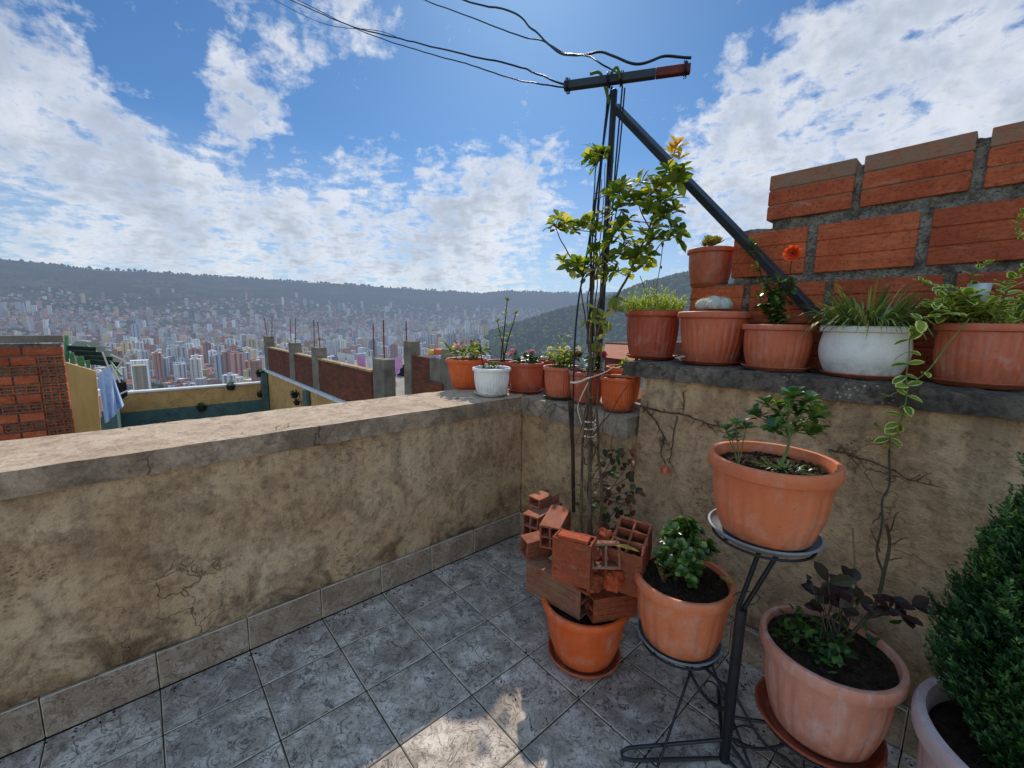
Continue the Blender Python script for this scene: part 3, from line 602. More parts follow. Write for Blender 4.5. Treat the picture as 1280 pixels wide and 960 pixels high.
# ------------------------------------------------------------------ plants
UP = Vector((0,0,1))
def rdir(up=0.0):
    a = U(0, 2*PI); z = U(-1, 1) if up == 0 else U(up, 1); s = math.sqrt(max(0, 1-z*z)); return Vector((s*math.cos(a), s*math.sin(a), z))
def wobble(a, b, n=6, amp=0.02):
    a = Vector(a); b = Vector(b); o = Vector((U(0,9), U(0,9), U(0,9)))
    return [a.lerp(b, i/n) + noise.noise_vector(o + Vector((i*0.45,)*3))*amp*math.sin(PI*min(1, i/n*1.0 + (0.15 if i else 0)))*(1 if i else 0) for i in range(n+1)]
def poly(pts, sub=4):
    """smooth a polyline (Catmull-Rom)"""
    pts = [Vector(p) for p in pts]; Q = [pts[0]*2-pts[1]] + pts + [pts[-1]*2-pts[-2]]; out = []
    for i in range(1, len(Q)-2):
        for k in range(sub):
            t = k/sub; a, b, c, d_ = Q[i-1], Q[i], Q[i+1], Q[i+2]
            out.append(0.5*((2*b) + (c-a)*t + (2*a-5*b+4*c-d_)*t*t + (3*b-a-3*c+d_)*t**3))
    out.append(pts[-1]); return out
def taper(n, a, b): return [a+(b-a)*i/(n-1) for i in range(n)]
def flower(mb_, c, axis, r, n=6, layers=2, rv=None):
    axis = axis.normalized(); t1 = axis.orthogonal().normalized(); t2 = axis.cross(t1)
    for ly in range(layers):
        for k in range(n):
            a = 2*PI*(k+0.5*ly)/n + U(-.12, .12); dd = (t1*math.cos(a)+t2*math.sin(a)) + axis*(0.15+0.55*ly)
            mb_.leaf(c, dd, axis, r*(1-0.25*ly), r*0.8*(1-0.2*ly), 0.15, 0.2, rv)
def rosette(mb_, c, axis, L, W, n, spread=0.9, curl=0.35, shape=(0.45, 0.85, 1.0)):
    axis = axis.normalized(); t1 = axis.orthogonal().normalized(); t2 = axis.cross(t1); a0 = U(0, 6)
    for k in range(n):
        a = a0 + 2.4*k; s = spread*(1-0.5*k/n); dd = (t1*math.cos(a)+t2*math.sin(a))*s + axis*(0.35+0.8*k/n)
        mb_.leaf(c - axis*U(0, L*0.35)*(1-k/n), dd, axis, L*U(.8, 1.1)*(1-0.25*k/n), W*U(.85, 1.1), curl*U(.6, 1.4), 0.22, None, shape)
def plant(name, label, loc, cat='plant', group=None): return thing(name, label, cat, loc, group)

# low-ledge flowering plants
def bushy(key, label, name, hgt, n_st, L, W, leafm, flowers, fm, spread=1.0, fr=0.018, nl=7, lean=(0,0), stemm='stemG', fcount_mat=None, shape=(0.6,1,0.72), cat='plant'):
    root_, c, rs = pots[key]; t = plant(name, label, c, cat); ms = MB(); ml = MB(); fl_pts = []
    for i in range(n_st):
        a = U(0, 2*PI); q = rs*0.45*math.sqrt(rnd()); b = c + Vector((q*math.cos(a), q*math.sin(a), -0.01))
        e = b + Vector((math.cos(a)*rs*spread*U(.2, 1.0)+lean[0], math.sin(a)*rs*spread*U(.2, 1.0)+lean[1], hgt*U(.55, 1.0)))
        pp = poly(wobble(b, e, 4, 0.02), 2); ms.tube(pp, taper(len(pp), 0.0035, 0.0015), 5)
        for k in range(nl):
            s = U(.25, 1.0); p = pp[min(len(pp)-1, int(s*len(pp)))]; dd = rdir(-0.2); ml.leaf(p, dd + (e-b).normalized()*0.3, UP, L*U(.9, 1.4), W*U(.9, 1.35), U(.1, .5), 0.2, None, shape)
        rosette(ml, pp[-1], (pp[-1]-pp[-3]), L*0.85, W*0.85, 5); fl_pts.append((pp[-1], (e-b).normalized()))
    ms.build('stem', M[stemm], t); ml.build('foliage', M[leafm], t)
    fl_pts.sort(key=lambda q: -q[0].z)
    for i in range(min(flowers, len(fl_pts))):
        mf = MB(); p, ax = fl_pts[i]; fd = (ax*0.5 + (CAM-p).normalized()*0.6); flower(mf, p+ax*0.012, fd, fr*U(.85, 1.15), 6, 2); mf.build('flower', M[fm], t)
    return t
bushy('a', 'leafy plant with upright pale leaves and one pink bloom in the bright orange pot', 'flowering_plant', 0.13, 12, 0.075, 0.026, 'gleaf', 3, 'pinkf', 1.1, 0.032)
bushy('c', 'low pink flowered plant in the smooth dark terracotta pot', 'flowering_plant', 0.10, 10, 0.045, 0.026, 'dleaf', 5, 'pinkf', 0.8, 0.03)
bushy('d', 'bushy pale pink impatiens in the terracotta ribbed pot', 'flowering_plant', 0.15, 17, 0.055, 0.024, 'gleaf', 4, 'palef', 1.1, 0.022)
bushy('e', 'crimson flowering plant behind the climbing vine stems', 'flowering_plant', 0.17, 10, 0.05, 0.028, 'dleaf', 4, 'redf', 0.9, 0.032)
bushy('g', 'low pale green seedling behind the bare soil pot', 'seedling', 0.05, 6, 0.05, 0.022, 'gleaf', 0, 'palef', 0.9)
bushy('c2', 'slender yellowing stems rising behind the pink flowered smooth pot', 'leafy_stems', 0.20, 3, 0.05, 0.022, 'gleaf', 1, 'palef', 0.9, 0.014, 5, (0.03, 0.02))
# tall budding stem
r_, c, rs = pots['b2']; t = plant('budding_stem', 'tall dark stem with stacked bud rosettes behind the small white pot', c)
ms = MB(); ml = MB(); top = Y_(634, 375, 0.16)
for (b, e) in ((c, top), (c+Vector((0.03,0.02,0)), Y_(622, 402, 0.2)), (c+Vector((-0.02,0.03,0)), Y_(645, 392, 0.2))):
    pp = poly(wobble(b, e, 5, 0.02), 3); ms.tube(pp, taper(len(pp), 0.006, 0.003), 6); L_ = len(pp)
    for k in range(3, L_, 3): rosette(ml, pp[k], UP, 0.045, 0.02, 6, 1.2, 0.1)
    rosette(ml, pp[-1], UP, 0.035, 0.016, 7, 0.8, 0.1)
ms.build('stem', M['barkD'], t); ml.build('foliage', M['gleaf'], t)
# white pot: small green succulent + black stick
r_, c, rs = pots['b']; t = plant('succulent', 'small tufted green succulent in the small white pot', c)
ml = MB()
for i in range(60):
    b = c + Vector((U(-.045,.045), U(-.045,.045), U(0,.035))); ml.leaf(b, rdir(0.1), UP, U(.025,.05), 0.012, 0.1, 0.3)
ml.build('foliage', M['dleaf'], t)
mb = MB(); pp = poly([c+Vector((-0.035,-0.04,0)), Y_(602, 448, -0.17), Y_(600, 430, -0.17)], 4); mb.tube(pp, 0.004, 6); o = mb.build('plant_stake', M['rubber']); tag(o, 'thin black bent stake stuck in the small white pot', 'stake')
# H1 sedum + mauve flower stalks
r_, c, rs = pots['H1']; t = plant('sedum', 'feathery light green sedum cushion with two mauve flower stalks', c)
ml = MB(); ms = MB()
for i in range(420):
    a = U(0, 2*PI); q = math.sqrt(rnd())*rs*0.98; b = c + Vector((q*math.cos(a), q*math.sin(a), -0.005)); hh = U(.08, .17)*(1.15-0.5*(q/rs)**2)
    dd = Vector((math.cos(a)*q/rs*0.9, math.sin(a)*q/rs*0.9, 1)).normalized(); tip = b + dd*hh
    for k in range(9): ml.leaf(b.lerp(tip, U(.25, 1)), rdir(0.0)+dd*0.6, UP, U(.016,.028), 0.007, 0.1, 0.1, None, (1,), 1)
ml.build('foliage', M['sedum'], t)
for (q, y, nm) in (((828, 310), 0.36, 1), ((800, 345), 0.34, 0), ((817, 350), 0.36, 0)):
    e = Y_(q[0], q[1], y); pp = poly(wobble(c+Vector((U(-.04,.04),0,0)), e, 5, 0.02), 3); ms.tube(pp, 0.0025, 5)
    if nm:
        for zz, s_ in ((0, 0.030), (-0.125, 0.02)):
            mf = MB(); 
            for k in range(14): mf.leaf(e+Vector((0,0,zz)), Vector((U(-.45,.45), U(-.45,.45), 1)), UP, s_*U(.8,1.3), s_*0.4, -0.2, 0.2)
            mf.build('flower', M['purf'], t)
ms.build('stem', M['stemB'], t)
# H2 cactus
r_, c, rs = pots['H2']; t = plant('cactus', 'cluster of white woolly cactus balls in the wide terracotta pot', c)
for k, (dx, dy, r) in enumerate(((0,-.02,.05),(.055,-.03,.038),(-.05,-.03,.04),(.02,-.06,.036),(0.03,0.03,.045))):
    mb_ = MB(); mb_.lathe([(0.001,-r*.6)]+[(r*math.cos(a), r*0.9*math.sin(a)) for a in [(-40+13*i)*PI/180 for i in range(10)]]+[(0.001, r*0.9)], 40, (c.x+dx, c.y+dy, c.z+r*0.5+0.035), fn=lambda i, rr, zz, a: rr*(1+0.05*math.cos(a*14)))
    o = mb_.build('stem', M['cactus'], t, True)
    mb2 = MB()
    for j in range(160):
        v = rdir(-0.1); b = Vector((c.x+dx, c.y+dy, c.z+r*0.5+0.035)) + Vector((v.x*r, v.y*r, v.z*r*.9)); mb2.leaf(b, v+rdir()*0.5, rdir(), 0.009, 0.0012, 0, 0, 1.0, (1,), 1)
    mb2.build('spines', M['palef'], t)
# H3 rose
r_, c, rs = pots['H3']; t = plant('rose_bush', 'small rose bush with one open orange flower leaning on the steel brace', c)
ms = MB(); ml = MB(); fpos = Y_(991, 317, 0.27)
ends = [fpos, Y_(975, 345, .28), Y_(958, 350, .25), Y_(945, 362, .27), Y_(968, 372, .24), Y_(940, 300, .36), Y_(985, 352, .3), Y_(950, 380, .25), Y_(978, 385, .26), Y_(962, 360, .3)]
for i, e in enumerate(ends):
    b = c + Vector((U(-.02,.02), U(-.02,.02), -0.01)); pp = poly(wobble(b, e, 5, 0.035), 3); ms.tube(pp, taper(len(pp), 0.004, 0.002), 5)
    for k in range(30 if i not in (0,) else 26):
        s = U(.2, .97 if i else .8); p = pp[int(s*(len(pp)-1))]; ml.leaf(p+rdir()*0.008, rdir(-0.4), UP, U(.03,.048), U(.02,.03), U(0,.4), 0.2)
    if i == 5:
        for k in range(16): ml.leaf(pp[-1]+Vector((U(-.01,.02),0,U(-.07,.02))), rdir(-0.2), UP, U(.028,.045), .02, .3, .2)
ms.build('stem', M['barkD'], t); ml.build('foliage', M['jade'], t)
mf = MB(); ax = (CAM - fpos).normalized() + Vector((-0.15, 0, 0.2))
for ly, (rr, n) in enumerate(((.040, 9), (.034, 8), (.026, 7), (.017, 6), (.010, 4))):
    t1 = ax.orthogonal().normalized(); t2 = ax.cross(t1).normalized()
    for k in range(n):
        a = 2*PI*(k+.5*ly)/n; mf.leaf(fpos, (t1*math.cos(a)+t2*math.sin(a))+ax.normalized()*(0.12+0.42*ly), ax, rr, rr*0.75, -0.25, 0.3, None, (0.6,1,0.95))
mf.build('flower', M['orgf'], t)
# H4 spider grass
r_, c, rs = pots['H4']; t = plant('spider_plant', 'arching strappy spider grass in the large white bowl pot', c); ml = MB()
for i in range(430):
    a = U(0, 2*PI); q = math.sqrt(rnd())*rs*0.85; b = c + Vector((q*math.cos(a), q*math.sin(a), -0.005)); o_ = U(.3, 1.3)
    ml.blade(b, Vector((math.cos(a)*o_, math.sin(a)*o_, 1.2)), U(.13, .27), U(.007, .013), U(.3, 1.3), 6)
ml.build('foliage', M['grassy'], t)
# H5 variegated vinca
r_, c, rs = pots['H5']; t = plant('variegated_vine', 'cream edged variegated vine spilling left from the right end ledge pot', c)
ms = MB(); ml = MB()
def vine(pts, rad=0.0022, step=2, L=0.046, W=0.036, two=True, skip=0, mm_=None, n_=5):
    pp = poly(pts, 5); ms.tube(pp, rad, 5)
    for k in range(skip, len(pp), step):
        tan = (pp[min(k+1, len(pp)-1)]-pp[max(0, k-1)]).normalized(); s0 = tan.cross(UP); s0 = s0.normalized() if s0.length > .1 else Vector((1,0,0))
        for sg in ((1, -1) if two else (1,)):
            (mm_ or ml).leaf(pp[k], s0*sg*U(.5,1)+UP*U(-.1,.7)+rdir()*0.35+tan*0.3, UP-fw*.5, L*U(.7,1.2), W*U(.8,1.15), U(.1,.4), 0.15, None, (0.8,1,0.7))
for i in range(34):
    a = U(0, 2*PI); q = rs*0.8*math.sqrt(rnd()); b = c+Vector((q*math.cos(a), q*math.sin(a), 0)); e = b+Vector((math.cos(a)*.08, math.sin(a)*.08, U(.03, .13))); vine([b, b.lerp(e, .5)+UP*.02, e], 0.002, 2)
vine([c, Y_(1225, 375, .3), Y_(1215, 345, .26), Y_(1238, 325, .25)], 0.002, 2, .032, .022)
vine([c, Y_(1200, 365, .22), Y_(1175, 360, .2), Y_(1158, 355, .2), Y_(1150,352,.2)], 0.002, 2, .032, .022)
vine([c, Y_(1250, 360, .25), Y_(1270, 345, .25), Y_(1285, 335, .25)], 0.002, 2, .04, .028)
vine([c, Y_(1190, 385, .2), Y_(1172, 378, .16), Y_(1165, 385, .14)], 0.002, 2, .04, .03)
vine([c, Y_(1195, 392, .17), Y_(1172, 395, .08), Y_(1150, 400, .05), Y_(1138, 420, .045), Y_(1136, 445, .045), Y_(1133, 470, .03), Y_(1134, 490, .02), Y_(1130, 512, .02), Y_(1124, 530, .03), Y_(1113, 545, .04), Y_(1112, 562, .045)], 0.0022, 3, .046, .038)
vine([Y_(1212, 398, .17), Y_(1185, 430, .1), Y_(1158, 465, .04), Y_(1125, 488, .02), Y_(1104, 497, .02)], 0.0025, 9, .03, .02, True, 10)
vine([Y_(1275, 300, .3), Y_(1272, 285, .3), Y_(1278, 265, .3)], 0.002, 2, .025, .018)
ms.build('stem', M['stemG'], t); ml.build('foliage', M['vinca'], t)
mb = MB(); q = Y_(1222, 372, .30)
mb.lathe([(0.001,0),(0.022,0),(0.026,0.005),(0.032,0.07),(0.030,0.07),(0.024,0.006),(0.001,0.004)], 40, (q.x, q.y, q.z-0.02)); o = mb.build('plastic_cup', M['frosted'], None, True); tag(o, 'clear frosted plastic cup tucked among the variegated leaves', 'cup')
# H6 succulents
r_, c, rs = pots['H6']; t = plant('succulent', 'pale yellow green rosette succulents in the pot on the brick wall end', c); ml = MB()
for i in range(11):
    a = U(0, 2*PI); q = rs*U(.1, .8); b = c+Vector((q*math.cos(a), q*math.sin(a), 0.02+U(0,.02)))
    for k in range(16): ml.leaf(b+UP*.02, Vector((math.cos(2.4*k)*(1-k/20), math.sin(2.4*k)*(1-k/20), .3+k*.06)), UP, .045, .018, -0.15, .4)
ml.build('foliage', M['succ'], t)
# upper stand pot plants
r_, c, rs = pots['up']; t = plant('sapling', 'young bright green sapling with a forked leafy top in the highest stand pot', c); ms = MB(); ml = MB()
b0 = c+Vector((0.02,0.0,-0.01)); dpt = (b0-CAM).dot(fw)
def Dp(px, py): return D_(px, py, dpt)
tr = poly([b0, Dp(986, 555), Dp(984, 530)], 4); ms.tube(tr, taper(len(tr), .006, .004), 6)
for (x, y) in ((955,520),(968,505),(985,492),(1000,500),(1012,520),(1018,535),(975,530),(995,515),(985,510),(962,535),(1005,540),(978,497),(1028,515)):
    e = Dp(x, y)+fw*U(-.05,.05); pp = poly(wobble(tr[-2-int(rnd()*3)], e, 4, .015), 2); ms.tube(pp, taper(len(pp), .003, .0015), 5)
    rosette(ml, e, (e-tr[3]).normalized()+UP*.4, .055, .030, 9, 1.1, .2)
    for k in range(5): ml.leaf(pp[int(U(.5,1)*(len(pp)-1))], rdir(-.2), UP, .04, .02, .2, .2)
ms.build('stem', M['stemG'], t); ml.build('foliage', M['jade'], t)
t = plant('seedling', 'small grey green seedling at the left rim of the highest stand pot', c); ms = MB(); ml = MB()
b1 = c+Vector((-0.075,-0.075,0)); d1 = (b1-CAM).dot(fw)
for (x, y) in ((908,538),(920,530),(933,535),(915,548)):
    e = D_(x, y, d1); pp = poly(wobble(b1, e, 3, .01), 2); ms.tube(pp, .002, 5); rosette(ml, e, UP, .042, .02, 10, 1.2, .2)
ms.build('stem', M['stemG'], t); ml.build('foliage', M['jade'], t)
t = plant('creeping_weed', 'low strappy weed at the foot of the sapling in the highest stand pot', c); ml = MB()
for i in range(70):
    a = U(0, 6.28); q = U(0,.08); b = c+Vector((0.04+q*math.cos(a), -0.0+q*math.sin(a), 0)); ml.blade(b, Vector((math.cos(a), math.sin(a), .7)), U(.03,.06), .006, .6, 4)
ml.build('foliage', M['dleaf'], t)
# round-leaved shrub
r_, c, rs = pots['ll']; t = plant('shrub', 'dense glossy round leaved shrub in the light terracotta pot on the low left arm', c); ms = MB(); ml = MB()
dpt = (c-CAM).dot(fw)
for i in range(62):
    zz = U(.03, .235); wv = (0.095 if zz < .15 else 0.095*(1-(zz-.15)/.11)); v = rdir(-1); e = c+Vector((v.x*wv+0.005-0.015*zz/.2, v.y*wv+0.005, zz))
    pp = poly(wobble(c+Vector((0,0,0)), e, 4, .015), 2); ms.tube(pp, taper(len(pp), .005, .0018), 5)
    rosette(ml, e, (v*0.6+UP), .038, .024, 11, 1.1, .15)
    for k in range(6): ml.leaf(pp[int(U(.4,1)*(len(pp)-1))]+rdir()*.01, rdir(-.2), UP, .028, .018, .2, .2, None, (.5,.9,1.0))
ms.build('stem', M['barkD'], t); ml.build('foliage', M['jade'], t)
for (x, y, d2, L_) in ((800, 690, Vector((-.9,-.35,.12)), .11), (898, 720, Vector((.8,.1,-.1)), .06)):
    ml = MB(); b = D_(x, y, dpt-.03); ml.leaf(b, d2, UP, L_, .032, .1, .25); ml.build('yellow_leaf', M['yleaf'], t)
# purple rose
r_, c, rs = pots['pk']; t = plant('rose_bush', 'purple leaved rose bush with one tall bare thorny cane in the faded pink pot', c); ms = MB(); ml = MB(); mg = MB()
dpt = (c-CAM).dot(fw)+0.03
def Dk(px, py, o=0): return D_(px, py, dpt+o)
cane = poly([c+Vector((.02,.02,0)), Dk(1092, 760, .02), Dk(1105, 715, .03), Dk(1112, 680, .05), Dk(1108, 655, .06)], 4); ms.tube(cane, taper(len(cane), .0065, .0045), 7)
c2_ = poly([Dk(1104, 715, .03), Dk(1096, 690, .05), Dk(1103, 655, .07), Dk(1103, 625, .1), Dk(1112, 605, .12), Dk(1112, 560, .17), Dk(1119, 532, .2), Dk(1128, 515, .22)], 4); ms.tube(c2_, taper(len(c2_), .0042, .003), 5)
for (x, y, x2, y2) in ((1110,680,1135,672),(1108,700,1128,698),(1100,690,1088,660),(1112,665,1122,640),(1101,640,1090,655)):
    pp = poly(wobble(Dk(x, y, .04), Dk(x2, y2, .03), 3, .01), 3); ms.tube(pp, taper(len(pp), .0028, .001), 5)
    for k in range(5): q = pp[int(rnd()*(len(pp)-1))]; ms.tube([q, q+rdir()*U(.005,.014)], [.0012,.0004], 4)
for k in range(26): q = cane[int(rnd()*(len(cane)-1))]; ms.tube([q, q+rdir()*.012], [.0015,.0003], 4)
for (x, y, L_, off) in ((1035,728,.07,0),(1045,738,.065,.02),(1028,745,.06,-.01),(1060,742,.07,.02),(1065,728,.06,.04),(1050,760,.055,0),(1030,762,.05,-.02),(1075,752,.05,.03),(1112,762,.055,0),(1128,768,.05,-.02),(1140,757,.06,0),(1120,755,.05,.02),(1058,772,.045,.02),(1012,724,.03,0),(1040,752,.05,.03)):
    e = Dk(x, y, off); b = c+Vector((U(-.03,.03), U(-.03,.03), 0)) if x < 1100 else cane[3]; pp = poly(wobble(b, e, 4, .02), 3); ms.tube(pp, taper(len(pp), .003, .0015), 5)
    for k in range(3): ml.leaf(e, rdir(-.3)+cr*U(-.6,.6)+Vector((0,0,-.1)), UP-fw*.6, L_*U(.95,1.2), L_*.7, .15, .15)
for k in range(150):
    e = c+Vector((U(-.13,.05), U(-.11,.07), U(.005,.06))); mg.leaf(e, rdir(-.1), UP, U(.02,.045), U(.010,.02), .2, .2)
for k in range(60):
    e = c+Vector((U(-.14,.0), U(-.08,.1), 0)); mg.blade(e, rdir(.1), U(.04,.09), .003, U(.3,1.2), 4)
for (x, y) in ((1128, 775),(1068,750),(1082,790),(1085,800)):
    for k in range(2): mg.leaf(Dk(x, y), rdir(-.6)-UP*.4, -fw, .045, .026, .1, .2)
for (x, y) in ((1104,530),(1122,528),(1112,540),(1118,520),(1132,505)):
    for k in range(2): mg.leaf(Dk(x, y, .19), cr*U(-1,1)+UP*U(-.2,.5), -fw+UP*.3, .034, .026, .1, .2, 1.0)
ms.build('stem', M['canes'], t); ml.build('purple_foliage', M['rose'], t); mg.build('green_foliage', M['dleaf'], t)
mb = MB(); pp = poly([Dk(1072, 770, .06), Dk(1069, 720, .08), Dk(1066, 660, .1)], 4); mb.tube(pp, .004, 6)
for q in (2, 4, 6): mb.tube([pp[q], pp[q]+Vector((.01,.004,.012))], [.002,.001], 5)
o = mb.build('dry_cane', M['stemB']); tag(o, 'cut pale dry cane standing behind the purple rose leaves', 'dry stem')
ml = MB(); ml.leaf(Dk(1105, 838, -.02), cr*1.0-UP*.65, UP-fw*.8, .11, .06, .15, .1, .3); o = ml.build('fallen_leaf', M['dleaf']); tag(o, 'large single green leaf over the right rim of the faded pink pot', 'leaf')
# conifer
r_, c, rs = pots['big']; t = plant('conifer_shrub', 'dense dark green dwarf conifer filling the right edge of the terrace', c)
ml = MB(); ms = MB(); ms.tube([c-UP*.02, c+UP*.45], [.02, .008], 8)
H = 0.93; cc = c+Vector((-0.045, 0.065, 0.0))
def crad(z):
    s = z/H; return 0.178*(min(1, (s+.10)/.26)**.5)*(1-max(0, (s-.22)/.78)**1.5*.86)
def cr2(a, z): return crad(z)*(1+.42*noise.noise(Vector((math.cos(a)*3+3, math.sin(a)*3, z*11))))
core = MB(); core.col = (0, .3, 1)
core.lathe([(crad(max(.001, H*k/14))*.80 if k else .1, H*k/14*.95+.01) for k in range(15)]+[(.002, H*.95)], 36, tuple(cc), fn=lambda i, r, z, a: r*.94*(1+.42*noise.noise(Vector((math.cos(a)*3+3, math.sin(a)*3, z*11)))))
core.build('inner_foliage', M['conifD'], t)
vdir = Vector((CAM.x-cc.x, CAM.y-cc.y, 0)).normalized()
for i in range(11000):
    s = rnd()**.85; z = s*H; a = U(0, 2*PI); o_ = Vector((math.cos(a), math.sin(a), 0))
    if o_.dot(vdir) < -0.45: continue
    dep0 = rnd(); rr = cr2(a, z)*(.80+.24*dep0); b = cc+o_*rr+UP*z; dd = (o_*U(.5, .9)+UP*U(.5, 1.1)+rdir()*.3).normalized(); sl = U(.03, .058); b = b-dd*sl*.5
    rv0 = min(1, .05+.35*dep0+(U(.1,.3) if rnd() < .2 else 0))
    ns = 11
    for k in range(ns):
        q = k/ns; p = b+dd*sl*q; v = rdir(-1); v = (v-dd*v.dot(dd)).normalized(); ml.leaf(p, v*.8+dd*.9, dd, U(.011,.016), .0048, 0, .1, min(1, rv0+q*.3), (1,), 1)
for i in range(560):
    a = U(0, 2*PI); s = U(.04, 1); z = s*H; rr = cr2(a, z)*U(.80, 1.04); b = cc+Vector((math.cos(a)*rr, math.sin(a)*rr, z)); dd = (UP+Vector((math.cos(a), math.sin(a), 0))*U(.15,.8)+rdir()*.2).normalized(); sl = U(.045,.095)
    for k in range(30):
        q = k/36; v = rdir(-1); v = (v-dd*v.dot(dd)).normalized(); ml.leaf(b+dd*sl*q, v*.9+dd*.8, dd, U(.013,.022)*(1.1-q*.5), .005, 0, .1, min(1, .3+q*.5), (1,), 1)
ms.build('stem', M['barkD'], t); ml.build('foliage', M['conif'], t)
#@@VINE
# ------------------------------------------------------------------ steel post, bar and brace
Pt = thing('steel_post', 'dark steel post with rusty crossbar and diagonal brace carrying cables', 'post', (0.40, 0.30, 1.04))
def bar(mbb, a, b, wd, dp, upv=UP):
    a = Vector(a); b = Vector(b); t_ = (b-a).normalized(); s_ = t_.cross(upv); s_ = s_.normalized() if s_.length > .01 else Vector((1,0,0)); n_ = s_.cross(t_)
    Mx = Matrix((t_, s_, n_)).transposed().to_4x4(); Mx.translation = a; mbb.box((0, -wd/2, -dp/2), ((b-a).length, wd/2, dp/2), Mx, min(wd, dp)*0.08)
pt_top = Y_(768, 112, 0.30); pt_base = Vector((0.41, 0.30, 1.036))
mb = MB(); bar(mb, pt_base, pt_top, 0.03, 0.03, Vector((0,1,0))); mb.build('pole', M['beam'], Pt)
bz = pt_top.z; A = Z_(705, 108, bz); B = Z_(863, 86, bz); sh = Vector((0, pt_top.y-Z_(770, 99, bz).y, 0))
mb = MB(); Ain = A.lerp(B, 0.74); bar(mb, A, Ain, 0.042, 0.046); mb.build('crossbar', M['beam'], Pt)
mb = MB(); bar(mb, Ain+(B-A).normalized()*0.001, B, 0.042, 0.046); mb.build('crossbar_end', M['rust'], Pt)
mb = MB(); b0 = pt_base.lerp(pt_top, (Y_(768, 134, 0.30).z-pt_base.z)/(pt_top.z-pt_base.z))+Vector((.012, 0, 0)); b1 = Y_(1022, 396, 0.485); bar(mb, b0, b1, 0.042, 0.046, Vector((0.3,1,0.2))); mb.build('brace', M['beam'], Pt)
# cables on the post
mb = MB()
for pts, r in (([(765,108,.25),(757,150,.24),(748,250,.22),(742,330,.18),(734,430,.05)], .006), ([(778,108,.25),(770,200,.24),(762,300,.22),(752,400,.15)], .005), ([(763,118,.24),(750,210,.2),(735,310,.12),(722,385,.0),(717,470,-.05),(716,600,-.12)], .0055), ([(770,112,.24),(765,190,.24),(758,300,.16),(748,420,.05)], .0055), ([(760,112,.24),(756,160,.22),(744,260,.18),(738,350,.1),(741,430,.02)], .005), ([(781,110,.26),(775,180,.24),(768,240,.22),(757,330,.14)], .0045)):
    mb.tube(poly([Y_(*p) for p in pts], 5), r, 6)
o = mb.build('hanging_cable', M['rubber'], Pt)
# overhead wires: each a thing
def wire(label, pts, r, wob=0.0):
    w_ = [D_(*p) for p in pts]; pp = poly(w_, 8)
    if wob: pp = [p+noise.noise_vector(p*7)*wob for p in pp]
    m_ = MB(); m_.tube(pp, r, 6); o_ = m_.build('overhead_cable', M['rubber'], None, True); tag(o_, label, 'cable'); return o_
dA = (A-CAM).dot(fw); dB = (B-CAM).dot(fw)
wire('thick overhead cable from the upper left sagging to the left end of the crossbar', [(300,-28,6.5),(370,3,5.4),(440,33,4.4),(500,48,3.8),(580,68,3.2),(650,84,2.9),(700,104,dA),(715,106,dA+.03)], .006, .008)
wire('lower thin overhead cable running just under the thick one to the crossbar', [(290,-38,6.6),(372,0,5.4),(450,38,4.4),(520,62,3.7),(590,82,3.2),(640,98,2.9),(690,107,dA-.02),(712,110,dA+.02)], .0045, .006)
wire('fraying thin pale wire between the overhead cables', [(320,-12,6.0),(400,28,5.0),(470,38,4.2),(505,50,3.8)], .003, .004)
wire('heavy wavy overhead cable reaching the rusty right end of the crossbar', [(520,-30,4.4),(580,0,3.9),(640,15,3.4),(665,36,3.2),(700,66,2.9),(730,68,2.7),(752,65,2.6),(795,80,2.4),(832,70,dB+.05),(864,72,dB)], .0075, .006)
wire('second overhead cable joining the heavy wavy one before the crossbar', [(450,-30,4.8),(530,0,4.2),(590,22,3.7),(650,45,3.3),(680,52,3.1),(705,66,2.9),(735,70,2.6),(755,82,2.4),(775,92,dA+.1)], .005, .005)
for (x, y) in ((700,107),(748,100),(776,97),(858,84)):
    pass
for s_ in (0.02, .36, .46, .95):
    mb = MB(); c_ = A.lerp(B, s_); t_ = (B-A).normalized(); n_ = t_.cross(UP).normalized()
    mb.tube([c_+(UP*math.cos(a)+n_*math.sin(a))*.041+t_*a*.0015 for a in [i*PI/6 for i in range(25)]], .0035, 5); mb.build('cable_loop', M['rubber'], Pt)
mb = MB(); c_ = A.lerp(B, .30); mb.tube(poly([c_+UP*.04+_r*-.06, c_+UP*.045, c_-UP*.05+_r*.04, c_-UP*.12+_r*.06], 4), .009, 7); c_ = A.lerp(B, .42); mb.tube(poly([c_+UP*.0-fw*.05+_r*-.03, c_+UP*.03-fw*.05, c_-UP*.03+_r*.02-fw*.05], 4), .008, 7)
mb.build('tape_knot', M['gleaf'], Pt)
# ------------------------------------------------------------------ climbing vine (small tree)
vt = thing('climbing_vine', 'tall leafy climbing shrub rising from the brick filled planter up the steel post', 'tree', (1.05, -0.57, 0.27))
ms = MB(); ml = MB(); my = MB()
def S(pts, r0, r1, sub=5, wob=.006):
    pp = poly([Y_(*p) for p in pts], sub); pp = [pp[0]]+[p+noise.noise_vector(p*11)*wob for p in pp[1:]]; ms.tube(pp, taper(len(pp), r0, r1), 7); return pp
base = [(736,672,-.56),(738,640,-.53),(737,590,-.42),(737,540,-.30),(738,500,-.2)]
main = S(base+[(738,450,-.08),(739,400,.05),(742,350,.12),(746,310,.15)], .010, .006)
S([(726,668,-.58),(727,620,-.50),(728,560,-.36),(733,520,-.25),(733,480,-.15),(737,440,-.05),(732,400,.03),(726,360,.08)], .0075, .004)
S([(750,670,-.54),(752,610,-.45),(748,560,-.34),(746,500,-.2),(752,450,-.08),(745,400,.04),(755,350,.12)], .007, .004)
S([(741,672,-.53),(735,610,-.46),(741,570,-.36),(734,530,-.27),(739,480,-.15),(748,420,.0),(740,380,.08)], .0055, .0035, 5, .012)
